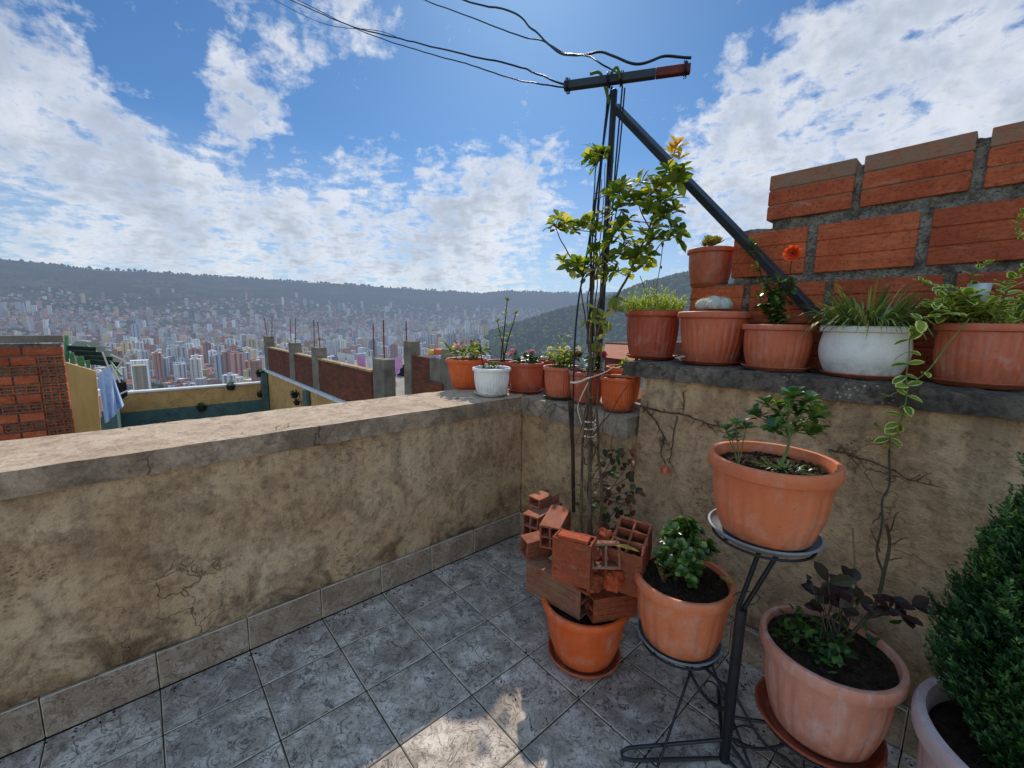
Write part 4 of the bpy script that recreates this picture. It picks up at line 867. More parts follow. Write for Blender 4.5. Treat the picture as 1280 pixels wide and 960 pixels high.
left = S([(742,420,.03),(740,360,.10),(738,310,.14),(741,260,.17),(744,220,.19),(746,195,.2)], .007, .003)
right = S([(740,440,.0),(752,405,.03),(768,375,.05),(785,345,.07),(798,315,.09),(812,285,.11),(820,255,.13),(833,215,.15),(844,188,.17)], .009, .003)
S([(798,315,.09),(812,303,.07),(828,293,.05),(840,285,.05)], .005, .002); lb = S([(730,345,.09),(712,320,.08),(700,298,.06),(694,282,.05)], .005, .0025)
S([(744,350,.12),(752,315,.13),(765,290,.12),(778,262,.12)], .006, .003); S([(752,330,.12),(775,312,.10),(788,300,.08)], .005, .003)
S([(765,290,.12),(772,260,.12),(776,235,.13)], .004, .002); S([(812,285,.11),(800,260,.12),(798,240,.12)], .004, .002); S([(746,300,.15),(738,288,.14),(728,282,.12)], .004, .002)
for q_ in ([(739,430,.0),(744,380,.08),(749,320,.15),(755,250,.2),(757,205,.22)], [(736,440,-.02),(735,380,.06),(740,330,.12),(748,270,.17),(752,225,.2)], [(742,450,-.05),(748,390,.04),(757,340,.1),(760,290,.14)]): S(q_, .0045, .002, 5, .01)
# dry twigs at the foot where the vine crosses the ledge
for k in range(16):
    p = Y_(U(720,765), U(500,585), -.28); q = p+Vector((U(-.12,.12), U(-.08,.04), U(-.02,.16))); pp = poly(wobble(main[int(U(.15,.5)*len(main))], q, 4, .04), 3); ms.tube(pp, taper(len(pp), .0045, .0012), 5)
tips = [(746,190,.2,1.2),(738,196,.2,1),(755,192,.2,1.1),(745,205,.19,1),(698,272,.05,1),(690,280,.05,1.0),(707,278,.06,.9),(697,285,.05,.9),
 (778,232,.13,1.1),(768,240,.12,1),(790,238,.12,1.1),(800,228,.12,1.2),(782,250,.12,1.1),(770,262,.12,1),(795,252,.12,1.1),(808,245,.13,1.2),(818,235,.13,1.1),(812,262,.12,1.1),(826,250,.13,1.2),(838,246,.14,1),(843,262,.13,1),(830,268,.12,1.1),(822,280,.1,1.1),(840,282,.08,1),(848,292,.05,1),(836,298,.05,1),(815,300,.08,1.1),(803,290,.1,1),(845,225,.15,1.1),(838,212,.15,1),(828,222,.14,1),(850,214,.15,.9),
 (725,282,.12,1.1),(735,278,.13,1),(718,288,.11,.8),(745,285,.14,.8),(775,285,.12,1.1),(765,300,.12,1.1),(785,275,.12,.9),(780,300,.1,1.1),(795,305,.09,1.1),(790,322,.08,1),(775,318,.1,1.1),(760,325,.11,1.1),(748,332,.11,1.2),(735,330,.1,1.1),(722,330,.09,1),(713,335,.08,1.1),(703,325,.07,.9),(730,345,.09,.9),(758,345,.1,1),(745,312,.13,.9),(805,330,.07,.9),(810,318,.06,.9),(788,340,.06,.8),(768,338,.08,.8),(752,265,.16,.7)]
for (x, y, yy, s_) in tips:
    e = Y_(x, y, yy+U(-.05,.05)); near = min(main+left+right+lb, key=lambda p: (p-e).length)
    if (near-e).length > .02: pp = wobble(near, e, 3, .01); ms.tube(pp, taper(len(pp), .003, .0018), 5)
    rosette(ml, e, UP+rdir()*.7, .080*s_, .043*s_, 9, 1.1, .5, (.42,.85,1.0))
for (x, y, yy) in ((746,385,.03),(752,405,.0),(770,388,.03),(735,400,.0),(762,375,.05),(745,425,-.02),(757,400,.02),(766,372,.05)):
    e = Y_(x, y, yy-.02); 
    for k in range(4): ml.leaf(e, rdir(-.9)-UP*.3+cr*.2, -fw+UP, U(.06,.085), .036, .3, .2, U(.5,1), (.6,1,.8))
for (x, y, yy, n) in ((846,182,.17,9),(840,190,.17,6),(849,197,.17,4)):
    rosette(my, Y_(x, y, yy), UP+cr*.15, .07, .028, n, .8, .2, (.5,.95,.9))
for k in range(26):   # leaves low on the trunk
    p = Y_(U(720,768), U(585,645), U(-.5,-.3)); ml.leaf(p, rdir(-.3), UP, U(.03,.06), .03, .2, .2, U(0,.6))
mw = MB()
for k in range(90):
    p = Y_(U(750,800), U(560,672), U(-.36,-.08)); mw.leaf(p, rdir(-.9)-UP*.3, UP-fw, U(.03,.06), U(.02,.035), .4, .3)
for k in range(9): pp = poly(wobble(main[int(U(.02,.3)*len(main))], Y_(U(755,800), U(565,650), U(-.3,-.1)), 5, .04), 3); ms.tube(pp, .0022, 5)
mw.build('withered_foliage', M['wither'], vt); ms.build('trunk', M['bark'], vt); ml.build('foliage', M['gleaf'], vt); my.build('young_leaves', M['yleaf'], vt)  # withered rust and dark green leaves near the vine base
mb = MB()
for k in range(3): mb.tube(poly([main[14+k]+Vector((.03*math.cos(a), .03*math.sin(a), .004*a)) for a in [i*PI/4 for i in range(10)]], 2), .0025, 5)
mb.tube(poly([Y_(737,472,-.2), Y_(722,478,-.24), Y_(713,478,-.25)], 4), .0055, 6); mb.tube(poly([Y_(735,478,-.2), Y_(727,495,-.24), Y_(722,510,-.25), Y_(727,530,-.26)], 4), .003, 6); mb.tube(poly([Y_(735,473,-.2), Y_(755,466,-.16), Y_(768,458,-.12)], 4), .003, 6)
o = mb.build('twine_tie', M['string']); tag(o, 'pale twine knotted around the climbing vine stems', 'twine')
# plant stake standing left of the vine
mb = MB(); mb.tube([Y_(712, 500, -.15), Y_(716, 560, -.17), Y_(717, 640, -.2)], .011, 8); o = mb.build('wooden_stake', M['barkD']); tag(o, 'dark wooden stake standing left of the climbing vine', 'stake')

# ------------------------------------------------------------------ loose bricks in the planter
def hollow(label, org, xdir, L, Wd, Hh, nx, nz, tilt=0.0, roll=0.0, t=0.009, up=None, m='brickB', cut=None):
    """hollow clay brick; x along its holes, built butt-jointed plate by plate"""
    mb_ = MB(); mb_.col = (rnd(), .75*rnd(), rnd()); xd = Vector(xdir).normalized()
    zs = [i*(Hh-t)/nz for i in range(nz+1)]; xs_ = [i*(Wd-t)/nx for i in range(nx+1)]; g_ = .0004
    for i, z in enumerate(zs):
        Lk = L*(1-(cut or 0)*rnd()) if cut and i == len(zs)-1 else L
        mb_.box((0, 0, z), (Lk, Wd, z+t), None, .0012)
    for j in range(nz):
        for i, x in enumerate(xs_):
            Lk = L*(1-(cut or 0)*rnd()) if cut and j == nz-1 else L
            mb_.box((0.0005, x+.0006, zs[j]+t+g_), (Lk-.0005, x+t-.0006, zs[j+1]-g_), None, .0008)
    # scored outer faces
    for k in range(3):
        q = Hh*(0.25+0.25*k)
        mb_.box((0.004, -0.0018, q-Hh*.10), (L-.004, -.0002, q+Hh*.06), None, .0006); mb_.box((0.004, Wd+.0002, q-Hh*.10), (L-.004, Wd+.0018, q+Hh*.06), None, .0006)
    o_ = mb_.build('broken_brick', M[m]); noisy_sub(o_, .018); roughen(o_, .0035, 22, rnd()*20, .0012, 90); z_ = Vector(up).normalized() if up else UP
    if up: z_ = (z_-xd*z_.dot(xd)).normalized()
    xd = (xd-z_*xd.dot(z_)).normalized(); y_ = z_.cross(xd); Mx = Matrix((xd, y_, z_)).transposed().to_4x4(); Mx = Mx @ Matrix.Rotation(tilt, 4, 'Y') @ Matrix.Rotation(roll, 4, 'X'); Mx.translation = org; o_.matrix_world = Mx
    tag(o_, label, 'brick', 'broken bricks heaped in the planter'); return o_
p1 = Z_(657, 737, .285); p2 = Z_(724, 776, .285)
hollow('long brown sided brick lying across the left front of the planter rim', p1, p2-p1, (p2-p1).length, .10, .145, 1, 2)
fwH = Vector((-math.sin(YAW), math.cos(YAW), 0))
p1 = Z_(672, 677, .42); p2 = Z_(716, 645, .42)
hollow('hollow brick at the back left with two square holes facing the parapet wall', p1, p2-p1, .25, .10, .13, 2, 2, 0.0)
pu = p1.copy(); pu.z = .287
hollow('plain brick underneath the back left brick of the heap', pu+Vector((.01,.01,0)), p2-p1, .24, .095, .131, 2, 2)
p1 = Z_(674, 637, .5525)
hollow('broken shell of brick lying on top of the back left brick', p1, p2-p1, .17, .085, .055, 1, 1, 0, 0, .008, None, 'brickB', .4)
p1 = Z_(658, 700, .43)
hollow('small brick stub at the far left of the planter heap', p1, _r*.9+Vector((-.35,.3,0)), .13, .075, .09, 1, 1, 0, .1)
p1 = D_(689, 724, 1.72); yd = (_r*.9-fwH*.45).normalized()
hollow('upright open topped brick with a red slab on top, middle front of heap', p1, UP, .185, .16, .085, 3, 1, 0, 0, .009, UP.cross(yd))
p1 = D_(776, 712, 1.66)
hollow('small broken brick with two square holes beside the open topped brick', p1, fw*1.0+Vector((0,0,-.1)), .07, .115, .10, 2, 1, 0, 0, .010, UP, 'brickB', .3)
p1 = D_(762, 736, 1.80); yd = (_r*.82-fwH*.45).normalized()
hollow('tall tilted brick with six square holes, at the right of the heap', p1, UP-fwH*.36-_r*.16, .25, .135, .185, 2, 3, 0, 0, .010, UP.cross(yd))
p1 = Z_(741, 780, .29)
hollow('brick low at the right front of the planter with two dark holes', p1, _r*.9+Vector((-.1,.55,0))*.6, .21, .085, .11, 1, 2)
p1 = D_(735, 745, 1.76)
hollow('dark brick wedged under the small two holed brick', p1, _r*.6+fw*.6, .14, .08, .14, 1, 2)
p1 = D_(700, 690, 1.95)
hollow('brick behind the open topped brick leaning on the vine stems', p1, _r*.4+fw*1.0, .2, .1, .12, 2, 2, -.1)
for (x, y, dd_, s_, lb_) in ((742,726,1.70,.033,'orange rubble chunk between the two front bricks'), (765,722,1.72,.04,'rounded orange rubble lump under the six holed brick'), (757,672,1.76,.03,'small knob of broken brick beside the six holed brick')):
    q = D_(x, y, dd_); mb_ = MB(); mb_.col = (rnd(), 0, rnd()); n = 10
    for i in range(n+1):
        for k in range(14):
            th_ = PI*i/n; a = 2*PI*k/14; v = Vector((math.sin(th_)*math.cos(a), math.sin(th_)*math.sin(a), math.cos(th_))); v = Vector([max(-.78, min(.78, e)) for e in v])
            mb_.vert(q+v*s_*(1+.35*noise.noise(v*2.1+q*30))*1.25)
    for i in range(n):
        for k in range(14): mb_.face([i*14+k, i*14+(k+1)%14, (i+1)*14+(k+1)%14, (i+1)*14+k])
    o = mb_.build('brick_rubble', M['brickB']); tag(o, lb_, 'rubble')
mb = MB(); mb.col = (.1, 0, .4); yd0 = (_r*.9-fwH*.45).normalized()
e1 = yd0; e3 = (UP-e1*e1.dot(UP)).normalized(); e2 = e3.cross(e1); Mx = Matrix((e1, e2, e3)).transposed().to_4x4(); Mx.translation = D_(689, 724, 1.72)+UP*.187+yd0*.01
mb.box((0.01, .0, .0), (.135, .05, .012), Mx, .002); o = mb.build('brick_slab', M['brickB']); tag(o, 'thin bright red brick slab lying on the open topped brick', 'brick')
# ------------------------------------------------------------------ metal plant stand
st = thing('plant_stand', 'black metal plant stand with tall post, ring arms and bent rod feet', 'plant stand', (1.70, -.57, 0))
pb = Vector((1.700, -.568, 0)); mb = MB(); mb.tube([pb+UP*.0, pb+UP*.60+Vector((.004,.01,0))], .0175, 20); mb.build('post', M['metal'], st)
pj = pb+UP*.59+Vector((.004,.01,0)); rc = Vector((1.728,-.511,.862)); mb = MB()
for s_ in (-1, 1):
    e = rc+_r*(.035*s_)-fw*.06; e.z = .866; mb.tube([pj-UP*.06+_r*.009*s_, pj+UP*.02+_r*.011*s_, e], .0075, 10)
for a in (0, 2.1, 4.2): mb.tube([rc+Vector((0,0,.002)), rc+Vector((.15*math.cos(a), .15*math.sin(a), .002))], .004, 8)
mb.build('upper_support', M['metal'], st)
def ring(c_, r_, rr=.0045):
    m_ = MB(); pts = [c_+Vector((r_*math.cos(a), r_*math.sin(a), 0)) for a in [i*2*PI/48 for i in range(49)]]; m_.tube(pts, rr, 8, False); m_.build('ring', M['metal'], st)
ring(rc, .15); c1 = Vector((1.470,-.506,.303)); c3 = Vector((1.918,-.395,.20)); ring(c1, .143); ring(c3, .16)
def arm(c_, r_):
    m_ = MB(); dirv = (c_-pb); dirv.z = 0; L_ = dirv.length; dn = dirv.normalized()
    m_.tube(poly([pb+UP*(c_.z-.10), pb+dn*(L_*.4)+UP*(c_.z-.13), pb+dn*(L_*.8)+UP*(c_.z-.07), Vector((c_.x, c_.y, c_.z-.004))], 5), .006, 8)
    m_.tube([pb+UP*(c_.z-.02), c_+dn*r_+Vector((0,0,-.006))], .006, 8); m_.tube([c_-dn.cross(UP)*r_+Vector((0,0,-.009)), c_+dn.cross(UP)*r_+Vector((0,0,-.009))], .0045, 8)
    q = c_+dn.cross(UP)*r_*.6-UP*.05-dn*.03; m_.tube([q+(dn*math.cos(a)+UP*math.sin(a))*.045 for a in [i*PI/10 for i in range(19)]], .003, 6)
    q = pb+dn*.06+UP*(c_.z+.0); m_.tube([q+(dn*math.cos(a)+UP*math.sin(a))*.045-UP*.09 for a in [i*PI/10 for i in range(19)]], .003, 6)
    m_.build('arm', M['metal'], st)
arm(c1, .143); arm(c3, .16)
for k, (a, L_) in enumerate(((math.atan2(-.275,-.256), .37), (math.atan2(-.275,-.256)+2.0, .33), (math.atan2(-.275,-.256)-2.0, .36))):
    dv = Vector((math.cos(a), math.sin(a), 0)); sv = dv.cross(UP)
    m_ = MB(); pts = [pb+UP*.085+dv*.015, pb+dv*(L_*.93)+UP*.022+sv*.012, pb+dv*L_+UP*.008+sv*.008, pb+dv*L_+UP*.007-sv*.012, pb+dv*(L_*.9)+UP*.007-sv*.02, pb+dv*.02+UP*.012-sv*.004]
    m_.tube(pts, .0065, 8); m_.build('foot', M['metal'], st)
m_ = MB(); tips_ = [pb+Vector((math.cos(a), math.sin(a), 0))*.34+UP*.018 for a in (math.atan2(-.275,-.256)+i*2.05 for i in (0,1,2))]
tl = [c1+Vector((-.09,-.05,-.01)), c1+Vector((.06,.09,-.01)), c3+Vector((-.02,.13,-.01)), c3+Vector((.05,-.13,-.01))]
m_.tube([tl[1]+Vector((0,-.02,0)), pb+Vector((-.14,-.22,.012))], .005, 8); m_.tube([tl[1], pb+Vector((.10,.0,.02))], .005, 8); m_.tube(poly([pb+UP*.30, pb+Vector((.10,.02,.16)), pb+Vector((.18,.07,.10)), pb+Vector((.30,.1,.04))], 4), .005, 8); m_.tube([tl[3], pb+Vector((.12,-.1,.012))], .005, 8)
m_.build('brace', M['metal'], st)
m_ = MB()
for q in (D_(932, 748, (pb-CAM).dot(fw)),): m_.tube([q+(_r*math.cos(a)*1.0+UP*math.sin(a)*.55)*.05 for a in [i*PI/12 for i in range(25)]], .0016, 5)
m_.build('wire_loop', M['metal'], st)

mb = MB()
for k in range(420):
    if rnd() < .55: q = Vector((U(.9, 2.3), U(-.20,-.05), .001))
    else: q = Vector((1.2+random.gauss(0,.35), -.6+random.gauss(0,.3), .001))
    if rnd() < .3: q = Vector((U(.015,.06), U(-3,-.1), .001))
    if q.y > -.04 or q.x < .01: continue
    s_ = U(.0012,.0042); mb.box((-s_,-s_*.7,0), (s_,s_*.7,s_*.8), Matrix.Translation(q) @ Matrix.Rotation(U(0,6), 4, 'Z'))
o = mb.build('soil_crumbs', M['soil']); tag(o, 'spilled soil crumbs scattered on the tiles along the wall foot', 'soil', None, 'stuff')
# ------------------------------------------------------------------ dry creeper on the tan wall
def wallY(z): return -0.012+0.095*(z+.3)/1.576-.004
def creeper(label, pts, r0, twigs):
    m_ = MB(); pts3 = []
    for (x, y) in pts:
        p = Y_(x, y, .05); p = Y_(x, y, wallY(p.z)-.004); pts3.append(p)
    pp = [p+noise.noise_vector(p*25)*.006 for p in poly(pts3, 6)]; m_.tube(pp, taper(len(pp), r0, r0*.4), 5)
    for k in range(twigs):
        q = pp[int(rnd()*(len(pp)-1))]; e = q+Vector((U(-.05,.05), 0, U(-.05,.05))); w_ = wobble(q, e, 4, .02); 
        for v in w_: v.y = min(v.y, wallY(v.z)-.002)
        m_.tube(w_, taper(len(w_), r0*.55, r0*.2), 4)
    o_ = m_.build('dry_creeper', M['dry']); tag(o_, label, 'creeper')
creeper('long dry root crossing the tan wall just under the mossy ledge', [(800,507),(830,515),(855,518),(880,528),(905,535)], .006, 14)
creeper('dry root hanging beside the wall corner with short forks', [(808,512),(822,530),(830,548),(826,565),(833,585)], .005, 12)
creeper('thin dry tendril hanging from a nail under the mossy ledge', [(854,490),(855,505),(853,518)], .004, 3)
creeper('dark dry twig hanging straight down the wall below the long root', [(846,520),(842,545),(840,562),(836,578)], .004, 5)
creeper('thin dark crack running diagonally down the right part of the tan wall', [(1040,562),(1075,572),(1110,585),(1140,600),(1175,608)], .004, 12)  # wall crack modelled as a thin raised tube with small forks
ml = MB(); q = Y_(832, 582, .0)
for k in range(6): ml.leaf(q+rdir()*.008, Vector((U(-1,1), -.2, U(-1.2,.1))), Vector((0,-1,.2)), .045, .03, .4, .3)
o = ml.build('withered_leaf', M['terra']); tag(o, 'withered rust red leaf cluster hanging on the tan wall', 'leaf')
#@@FAR
# ------------------------------------------------------------------ neighbours
def abox(mbb, x0, x1, y0, y1, z0, z1, bev=0): mbb.box((x0, y0, z0), (x1, y1, z1), None, bev)
# left brick building
q0 = D_(80, 419, 7.0); q1 = D_(86, 545, 7.0); XB = (q0.x+q1.x)/2; zt = q0.z; ye = (q0.y+q1.y)/2
XB = -6.0
qa = X_(80, 419, XB); zt = qa.z; ye = X_(84, 480, XB).y; sc_ = (qa-CAM).dot(fw)/F
bb = thing('brick_wall', 'raw red brick wall end with concrete capping and exposed brick holes at the left edge', 'wall', (XB-1, ye-1.5, 0))
ch = 11.5*sc_; mb = MB(); mh = MB(); rows = 26
for r in range(rows):
    z1_ = zt-.03-ch*1.0-r*ch+ch*.0; z0_ = z1_-ch*.84; y = ye-(0.0 if r % 2 else .0); off = (r % 2)*.5
    Lb = 33*sc_; yy = ye-.13*1.7+ (0 if r % 2 else -.05)
    # end block with holes shown as real voids
    hl = ye-.235 if r % 2 else ye-.46
    mb.col = (rnd(), 0, rnd())
    if r > 0:
        t_ = .012; zz = [z0_, (z0_+z1_)/2-t_/2, z1_-t_]
        cells = [(ye-.235, ye, 3)] + ([(ye-.60, ye-.25, 3)] if r % 2 == 0 else [])
        for (ya, yb, nn) in cells:
            for z_ in zz: abox(mb, XB-.12, XB, ya, yb, z_, z_+t_)
            for i in range(nn+1):
                yq = ya+(yb-ya-t_)*i/nn
                abox(mb, XB-.12, XB-.0008, yq, yq+t_, z0_+t_+.0005, (z0_+z1_)/2-t_/2-.0005); abox(mb, XB-.12, XB-.0008, yq, yq+t_, (z0_+z1_)/2+t_/2+.0005, z1_-t_-.0005)
        y = min(c_[0] for c_ in cells)-.015
    else: y = ye
    k = 0
    while y > ye-4.2:
        w_ = Lb*(0.6 if (k == 0 and r % 2) else 1.0); mb.col = (rnd(), 0, rnd()); abox(mb, XB-.1, XB+U(-.004,.004), y-w_, y, z0_, z1_, .003); y -= w_+.018; k += 1
mb.build('brick_face', M['brick'], bb)
mb = MB(); abox(mb, XB-.13, XB-.025, ye-5, ye-.012, -9, zt-.04-ch*.6); mb.build('wall_core', M['mortar'], bb)
mb = MB(); abox(mb, XB-.16, XB+.03, ye-1.15, ye+.02, zt-ch*.75, zt, .006); abox(mb, XB-.16, XB+.03, ye-5.0, ye-1.17, zt-ch*.75, zt, .006); mb.build('capping', M['concr'], bb)
# plywood panel
XP = XB+.06
pts = [X_(82, 453, -6.6), X_(120, 464, -6.6), X_(127, 548, -6.6), X_(88, 548, -6.6)]
mb = MB(); pz = Vector((-.05, 0, 0)); f_ = [mb.vert(p) for p in pts]; b_ = [mb.vert(p+pz) for p in pts]; mb.face(f_[::-1]); mb.face(b_)
for k in range(4): mb.face([f_[k], f_[(k+1)%4], b_[(k+1)%4], b_[k]])
o = mb.build('plywood_panel', M['ply']); tag(o, 'upright yellow plywood panel beside the raw red brick wall', 'panel')
# green slatted lean-to roof behind it
gr = thing('awning', 'dark green slatted lean to roof with light green fascia boards behind the plywood panel', 'awning', X_(100, 445, -8.2))
mb = MB()
for (x0, y0, x1, y1) in ((84,435,119,437),(90,441,128,443),(98,447,140,449),(108,452,150,456)):
    a = X_(x0, y0, -8.2); b = X_(x1, y1, -8.4); a2 = a+Vector((-1.6,0,.05)); mb.quad(a, b, b+Vector((-1.6,0,.05)), a2); bar(mb, a, b, .05, .09)
mb.build('roof_slats', M['greenD'], gr); mb = MB()
for (x0, y0, x1, y1) in ((86,441,94,455),(96,446,106,458),(107,451,113,460)):
    a = X_(x0, y0, -7.6); b = X_(x1, y1, -7.6); mb.box((a.x-.05, min(a.y,b.y), b.z), (a.x, max(a.y,b.y), a.z))
mb.build('fascia_board', M['green'], gr); mb = MB(); mb.tube([X_(108, 432, -8.6), X_(136, 450, -8.4), X_(152, 470, -8.0)], .02, 6); mb.tube([X_(83, 420, -8.6), X_(83, 452, -8.4)], .03, 6); mb.build('frame', M['green'], gr)
# towels
def cloth(name, label, m, corners, fold=.05, nf=3, group=None, cat='laundry'):
    mb_ = MB(); n, mr = 18, 12; a, b, c_, d_ = corners; nrm = (b-a).cross(d_-a).normalized()
    for j in range(mr+1):
        for i in range(n+1):
            u_, v_ = i/n, j/mr; p = (a*(1-u_)+b*u_)*(1-v_)+(d_*(1-u_)+c_*u_)*v_; mb_.vert(p+nrm*fold*math.sin(u_*PI*2*nf+v_*1.2)*(.3+v_))
    for j in range(mr):
        for i in range(n): k = j*(n+1)+i; mb_.face([k, k+1, k+n+2, k+n+1])
    o_ = mb_.build(name, m, None, True); tag(o_, label, cat, group); return o_
cloth('hanging_towel', 'pale blue towel hanging folded with its longer corner lowest, nearest the plywood', M['towel'], [X_(122,469,-6.4), X_(139,458,-6.4), X_(145,518,-6.4), X_(131,530,-6.4)], .04, 2)
cloth('hanging_towel', 'second pale blue towel overlapping on the right with a pointed hem', M['towel'], [X_(133,458,-6.5), X_(140,466,-6.5), X_(155,507,-6.5), X_(143,518,-6.5)], .04, 2)
o_ = thing('clothes_rack', 'thin white clothes line frame with dark bundled things behind the blue towels', 'clothes rack', X_(148, 480, -7)); mb = MB()
for pr in (((121,469),(139,456)),((139,456),(150,478)),((141,462),(148,500)),((128,440),(136,460)),((160,440),(140,470)),((138,443),(158,452)),((140,497),(160,488))): mb.tube([X_(*pr[0],-7), X_(*pr[1],-7)], .012, 5)
mb.build('frame', M['whitew'], o_); mb = MB(); mb.box((-.08,-.10,-.22), (.08,.10,.1), Matrix.Translation(X_(148, 482, -7.3)), .05); mb.build('bundle', M['darkgrey'], o_)
# yellow terrace next door
k_ = (2.2+2.03)/7.03; XW = 2.16-35.73*k_; YP = 2.2
zt = X_(330, 478, XW).z; zled = Y_(335, 462, YP).z; zpar = Y_(334, 434, YP).z
ya = X_(148, 490, XW).y; zy = X_(155, 516, XW).z
nt_ = thing('neighbour_terrace', 'sunken ochre and teal painted neighbour terrace with white capped back wall', 'terrace', (XW+4, 0, zt-1.6))
mb = MB(); mb.box((XW-.25, ya, zy), (XW, YP, zt-.05)); mb.box((XW-.25+.001, YP-.06, zt-1.7), (-4, YP+.1, zled-.1), None); mb.build('ochre_wall', M['yellow'], nt_)
mb = MB(); mb.box((XW-.25, ya-.0, zt-1.8), (XW+.03, YP-.065, zy-.002)); mb.box((XW, YP-.09, zt-1.8), (-4, YP-.062, zt-1.35)); qn = Y_(384, 490, YP-.1); mb.box((qn.x-.22, YP-.2, zt-1.8), (qn.x+.22, YP-.095, zled-.14)); mb.box((XW+.002, YP-.3, zt-1.75), (XW+.42, YP-.095, zled-.12)); mb.box((XW-1, ya-.35, zt-1.8), (XW+3, ya-.004, zt-.15)); mb.build('teal_trim', M['teal'], nt_)
mb = MB(); mb.box((XW-.3, ya, zt-.048), (XW+.06, YP-.07, zt+.03), None, .01); mb.box((XW-.3, YP-.14, zled-.09), (-4, YP-.002, zled), None, .01); mb.build('capping', M['whitew'], nt_)
mb = MB(); mb.box((XW, ya-4, zt-1.9), (-1.5, YP-.1, zt-1.72)); mb.build('deck', M['flat'], nt_)
mb = MB(); mb.box((XW-.24, ya-6, -14), (-1.4, YP+9, zt-1.91)); mb.build('building_mass', M['concr'], nt_)
# wall pots on it
for (x, y, ax_, v, s_, lb_) in ((252,508,0,XW+.06,.2,'small dark wall planter in the middle of the ochre back wall'),(325,465,0,XW+.1,.22,'dark lantern shaped planter standing on the far corner of the ochre terrace'),(325,492,0,XW+.1,.16,'dark trailing planter below the corner lantern'),(368,492,1,YP-.22,.16,'upper dark wall planter on the ochre side wall'),(371,502,1,YP-.22,.13,'lower dark wall planter on the ochre side wall'),(288,481,0,XW,.22,'dark cloth draped over the white capping of the ochre wall')):
    q = onp(x, y, ax_, v); t_ = thing('wall_planter', lb_, 'planter', q); mb = MB(); mb.lathe([(.001,-s_),(s_*.55,-s_),(s_*.8,-.1*s_),(s_*.9,0),(s_*.7,0),(.001,-.05)], 16, tuple(q)); mb.build('pot_body', M['darkgrey'], t_)
    ml = MB()
    for k in range(60): ml.leaf(q+rdir()*s_*.5, rdir(-.3), UP, s_*.7, s_*.3, .3, .2)
    ml.build('foliage', M['dleaf'], t_)
# brick parapet with pillars and rebars
pr = thing('brick_parapet', 'low brick parapet between raw concrete pillars topped with bare rebars', 'parapet', (-10, YP, zled))
xn = Y_(464, 480, YP).x; xf = Y_(334, 450, YP).x; mb = MB(); mb.box((xf, YP, zled), (xn, YP+.14, zpar-.03)); mb.build('brick_panel', M['par'], pr)
mb = MB(); mb.box((xf, YP-.02, zpar-.028), (xn, YP+.16, zpar+.03), None, .01); mb.build('panel_top', M['stuccoR'], pr)
PILL = [(329, 341, 420, 455), (360, 371, 428, 470), (388.5, 400.5, 433.5, 480), (465, 480.5, 447.5, 500)]
for i, (xa, xb_, yt, yb) in enumerate(PILL):
    a = Y_(xa, yt, YP-.03); b = Y_(xb_, yt, YP-.03); w_ = min(b.x-a.x, .62); mb = MB(); mb.box((a.x, YP-.03, zled-.0), (a.x+w_, YP+.27, a.z), None, .015); mb.build('pillar', M['concr'], pr)
    for (rx, ry) in (((337,396),(331,398)), ((361.5,398),(368,398)), ((391,400),(399,402)), ((465,405),(475,400)))[i]:
        e = Y_(rx, ry, YP+.1); mb = MB(); mb.tube([Vector((e.x+.0, YP+U(.05,.2), a.z-.1)), Vector((e.x, YP+U(.05,.2), e.z+.0))], .014, 6); mb.build('rebar', M['rust'], pr)
e = Y_(471, 400, YP+.1)
# further roof: pillar, dark walls, laundry
rf = thing('rooftop_shed', 'unfinished grey block rooftop room with tall rebar pillar behind the low parapet', 'building', Y_(530, 490, 3.2))
Y2 = 2.6; 
def ybox(mbb, xa, ya_, xb_, yb, Yv, th=.25, bev=.01):
    a = Y_(xa, ya_, Yv); b = Y_(xb_, ya_, Yv); c_ = Y_((xa+xb_)/2, yb, Yv); mbb.box((a.x, Yv, c_.z), (b.x, Yv+th, a.z), None, bev)
mb = MB(); ybox(mb, 504, 426, 512.5, 505, Y2, .25); mb.build('pillar', M['concr'], rf); mb = MB(); ybox(mb, 551, 436, 560, 505, Y2-.1, .25); mb.build('pillar', M['concr'], rf)
mb = MB(); ybox(mb, 513, 444, 536, 505, Y2+.05, .12); mb.build('dark_wall', M['par'], rf); mb = MB(); ybox(mb, 536.5, 447, 550.5, 492, Y2+.0, .1); mb.build('grey_board', M['concr'], rf); mb = MB(); ybox(mb, 530, 475, 552, 500, Y2-.15, .1); mb.build('brick_stack', M['par'], rf)
mb = MB(); a = Y_(508, 427, Y2+.1); mb.tube([a-UP*.1, Y_(507.5, 401, Y2+.1)], .014, 6); mb.build('rebar', M['rust'], rf)
mb = MB(); ybox(mb, 534, 437, 541, 443, Y2+.05, .2, .02); o = mb.build('crate', M['yplas']); tag(o, 'yellow plastic crate on the grey rooftop wall', 'crate'); mb = MB(); ybox(mb, 541.5, 436, 551, 443, Y2+.05, .2, .02); o = mb.build('crate', M['orange']); tag(o, 'orange plastic tub beside the yellow crate on the rooftop wall', 'tub')
mb = MB(); a = Y_(481, 487, 2.9); mb.box((a.x-9, 2.48, a.z-8), (-3.2, 7.5, a.z-.1)); mb.box((a.x-9, 2.47, a.z-.1), (-3.3, 7.4, a.z)); o = mb.build('flat_roof_building', M['flat']); tag(o, 'grey flat roofed building under the laundry behind the brick parapet', 'building')
mb = MB(); ybox(mb, 481, 452, 504, 478, 4.6, .1); o = mb.build('tarpaulin', M['darkgrey']); tag(o, 'dark tarpaulin hanging behind the pink laundry', 'tarpaulin')
LY = 3.9
